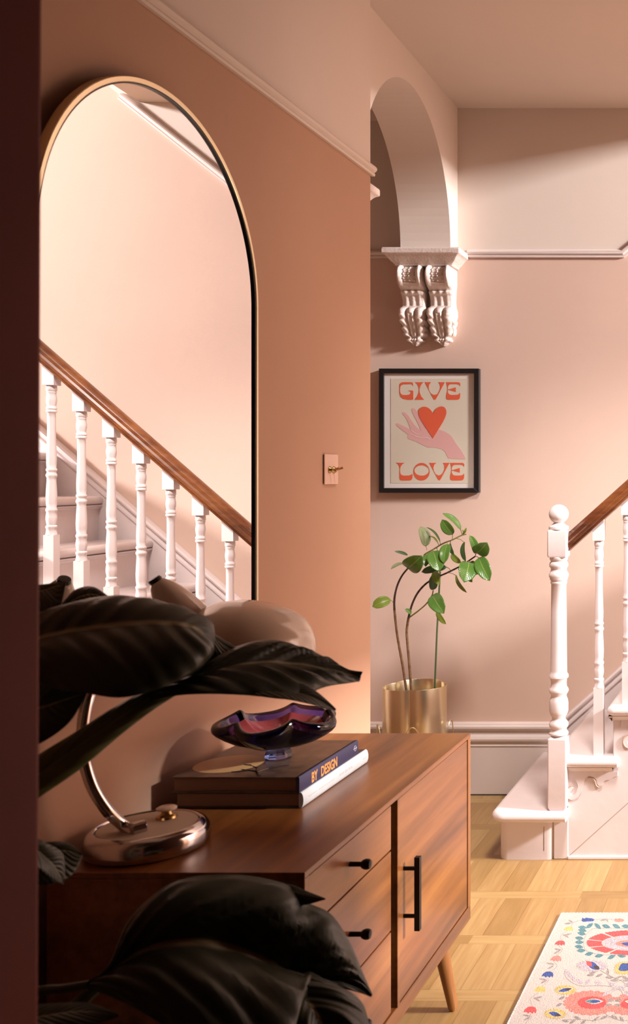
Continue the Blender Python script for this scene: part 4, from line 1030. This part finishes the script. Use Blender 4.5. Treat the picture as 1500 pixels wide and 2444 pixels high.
# upper big leaf
l1 = big_leaf([(20,1560,1.33),(97,1524,1.34),(200,1502,1.36),(330,1488,1.38),(430,1490,1.40),(478,1510,1.42),(505,1560,1.44)],
              [(20,1500,1.38),(97,1468,1.40),(190,1435,1.42),(285,1424,1.45),(400,1455,1.47),(490,1505,1.47),(506,1562,1.44)],
              [(20,1640,1.30),(97,1640,1.30),(190,1652,1.30),(290,1665,1.31),(390,1640,1.34),(470,1600,1.38),(506,1564,1.44)], bow=.016, ripple=.002, veins=8)
# second lamina of that leaf turned away to the right
l1b = big_leaf([(440,1470,1.47),(480,1500,1.47),(520,1530,1.475),(556,1553,1.48)], [(440,1468,1.475),(490,1500,1.48),(530,1525,1.485),(576,1552,1.485)], [(440,1560,1.45),(490,1590,1.45),(530,1580,1.46),(576,1554,1.485)], bow=.006, ripple=.001, veins=3)
# leaf that points right towards the bowl
l2 = big_leaf([(300,1690,1.36),(380,1648,1.38),(480,1612,1.42),(600,1583,1.47),(700,1585,1.52),(790,1600,1.56),(835,1610,1.58),(862,1612,1.59)],
              [(300,1688,1.36),(385,1630,1.38),(470,1592,1.43),(570,1542,1.49),(660,1528,1.54),(750,1560,1.57),(825,1596,1.585),(866,1603,1.59)],
              [(300,1694,1.36),(395,1664,1.36),(490,1656,1.38),(600,1660,1.42),(700,1668,1.46),(775,1640,1.52),(835,1630,1.57),(858,1626,1.59)], bow=.012, ripple=.005, veins=9)
l2b = big_leaf([(600,1640,1.43),(680,1650,1.46),(740,1662,1.48),(802,1694,1.50)], [(600,1620,1.44),(700,1625,1.475),(752,1648,1.49),(803,1692,1.50)], [(600,1660,1.42),(680,1668,1.44),(740,1680,1.46),(801,1697,1.50)], bow=.004, ripple=.001, veins=2)
# long sheath that carries it, seen from its green underside
l3 = big_leaf([(30,1890,1.27),(95,1848,1.28),(180,1786,1.30),(280,1718,1.33),(360,1668,1.36),(430,1640,1.40)],
              [(30,1850,1.28),(95,1800,1.29),(180,1748,1.31),(270,1690,1.34),(350,1650,1.37),(432,1637,1.40)],
              [(30,1950,1.27),(95,1902,1.28),(190,1836,1.30),(290,1752,1.33),(372,1690,1.36),(440,1648,1.40)], BG2, bow=.014, ripple=.0005, veins=4)
# dark leaf low on the left
l4 = big_leaf([(20,1700,1.30),(95,1690,1.31),(150,1672,1.32),(205,1655,1.33)], [(20,1630,1.32),(95,1632,1.33),(160,1640,1.335),(206,1654,1.33)], [(20,1800,1.28),(95,1775,1.29),(165,1725,1.31),(207,1657,1.33)], bow=.008, ripple=.001, veins=4)
# leaf tips at the top
l5 = big_leaf([(40,1420,1.44),(90,1412,1.45),(125,1402,1.46),(157,1390,1.46)], [(40,1395,1.45),(90,1396,1.46),(130,1392,1.465),(158,1389,1.46)], [(40,1480,1.42),(95,1478,1.43),(140,1455,1.44),(158,1391,1.46)], bow=.006, ripple=.001, veins=3)
l5b = big_leaf([(150,1450,1.46),(190,1425,1.47),(230,1420,1.48),(275,1440,1.48)], [(150,1440,1.465),(180,1408,1.48),(225,1402,1.49),(276,1438,1.485)], [(150,1480,1.45),(190,1475,1.46),(240,1465,1.47),(277,1442,1.48)], bow=.006, ripple=.001, veins=3)
# bottom big leaf
l6 = big_leaf([(200,2352,1.30),(260,2318,1.31),(350,2265,1.33),(450,2248,1.35),(550,2262,1.38),(640,2298,1.40),(700,2335,1.42),(760,2342,1.44),(830,2352,1.46),(888,2376,1.47)],
              [(202,2347,1.30),(262,2300,1.31),(312,2190,1.34),(420,2104,1.38),(560,2088,1.42),(680,2110,1.45),(730,2152,1.46),(790,2182,1.47),(835,2250,1.48),(866,2322,1.48),(889,2374,1.47)],
              [(202,2356,1.30),(280,2385,1.29),(400,2450,1.28),(520,2540,1.27),(620,2570,1.28),(690,2500,1.31),(720,2400,1.36),(765,2358,1.42),(830,2362,1.45),(887,2379,1.47)], bow=.020, ripple=.005, veins=10, nr=60)
l6b = big_leaf([(640,2115,1.445),(690,2125,1.45),(730,2136,1.455),(777,2146,1.455)], [(640,2102,1.446),(690,2110,1.455),(735,2128,1.46),(778,2145,1.456)], [(650,2150,1.44),(690,2160,1.445),(728,2160,1.45),(777,2147,1.455)], bow=.003, ripple=.001, veins=2)
l6c = big_leaf([(640,2302,1.39),(700,2360,1.38),(760,2430,1.37),(800,2560,1.35)], [(645,2298,1.395),(730,2336,1.41),(800,2352,1.42),(850,2378,1.42),(875,2420,1.41),(880,2500,1.38),(802,2620,1.35)], [(638,2308,1.385),(650,2380,1.36),(680,2460,1.34),(798,2570,1.33)], bow=.010, ripple=.003, veins=4)
# small leaves at the lower left
l7 = big_leaf([(60,2010,1.29),(100,2040,1.30),(130,2070,1.31),(152,2108,1.32)], [(60,1990,1.30),(110,2012,1.31),(150,2040,1.325),(154,2106,1.32)], [(60,2050,1.27),(95,2075,1.28),(125,2098,1.30),(151,2111,1.32)], bow=.006, ripple=.001, veins=3)
l7b = big_leaf([(70,2060,1.36),(110,2040,1.37),(150,2030,1.38),(195,2040,1.39)], [(70,2020,1.37),(110,2010,1.38),(160,2012,1.39),(196,2038,1.39)], [(70,2110,1.34),(120,2110,1.35),(170,2090,1.37),(197,2042,1.39)], bow=.006, ripple=.001, veins=3)
l8 = big_leaf([(40,2440,1.24),(110,2425,1.25),(190,2415,1.26),(283,2424,1.27)], [(40,2400,1.26),(120,2395,1.27),(210,2395,1.28),(285,2422,1.27)], [(40,2480,1.22),(120,2470,1.23),(210,2450,1.25),(284,2427,1.27)], bow=.006, ripple=.001, veins=3)
stem0 = (-1.0, 1.32, .31)
stalk([(210,2350,1.30),(150,2360,1.29),(95,2366,1.28),(20,2390,1.28),(-20,2700,1.30),(*stem0, 0)], .0055, .008, l6)
stalk([(235,2352,1.32),(200,2385,1.31),(150,2444,1.30),(60,2650,1.31),(-.98,1.30,.31,0)], .009, .010, bp_)
stalk([(40,1895,1.27),(0,1960,1.27),(-60,2300,1.29),(-1.02,1.31,.31,0)], .012, .012, l3)
stalk([(25,1560,1.33),(-20,1700,1.32),(-80,2200,1.31),(-1.03,1.33,.31,0)], .006, .010, l1)
stalk([(25,1700,1.30),(-20,1800,1.30),(-80,2300,1.31),(-1.01,1.34,.31,0)], .005, .008, l4)
stalk([(45,1425,1.44),(-30,1600,1.42),(-80,2200,1.36),(-1.02,1.35,.31,0)], .005, .008, l5)
stalk([(152,1455,1.46),(120,1600,1.44),(0,2200,1.38),(-.99,1.35,.31,0)], .005, .008, l5b)
stalk([(62,2015,1.29),(20,2200,1.30),(-.99,1.33,.31,0)], .004, .006, l7)
stalk([(72,2065,1.36),(40,2250,1.35),(-.98,1.35,.31,0)], .004, .006, l7b)
stalk([(42,2442,1.24),(0,2600,1.26),(-.97,1.31,.31,0)], .004, .006, l8)
fpot = thing('plant_pot', 'dark pot of the foreground plant on the floor beside the sideboard', 'plant pot', (-1.0, 1.32, 0))
MB().lathe([(.10,0),(.105,.004),(.135,.29),(.142,.30),(.142,.32),(.134,.322),(.130,.318),(.126,.29),(.001,.29)], (-1.0,1.32,0), 48).build('pot', mat('dark_pot', (.05,.045,.04), .5), fpot, smooth=True, angle=40)
MB().lathe([(.128,.300),(.06,.306),(.001,.308)], (-1.0,1.32,0), 40).build('soil', so, fpot, smooth=True)
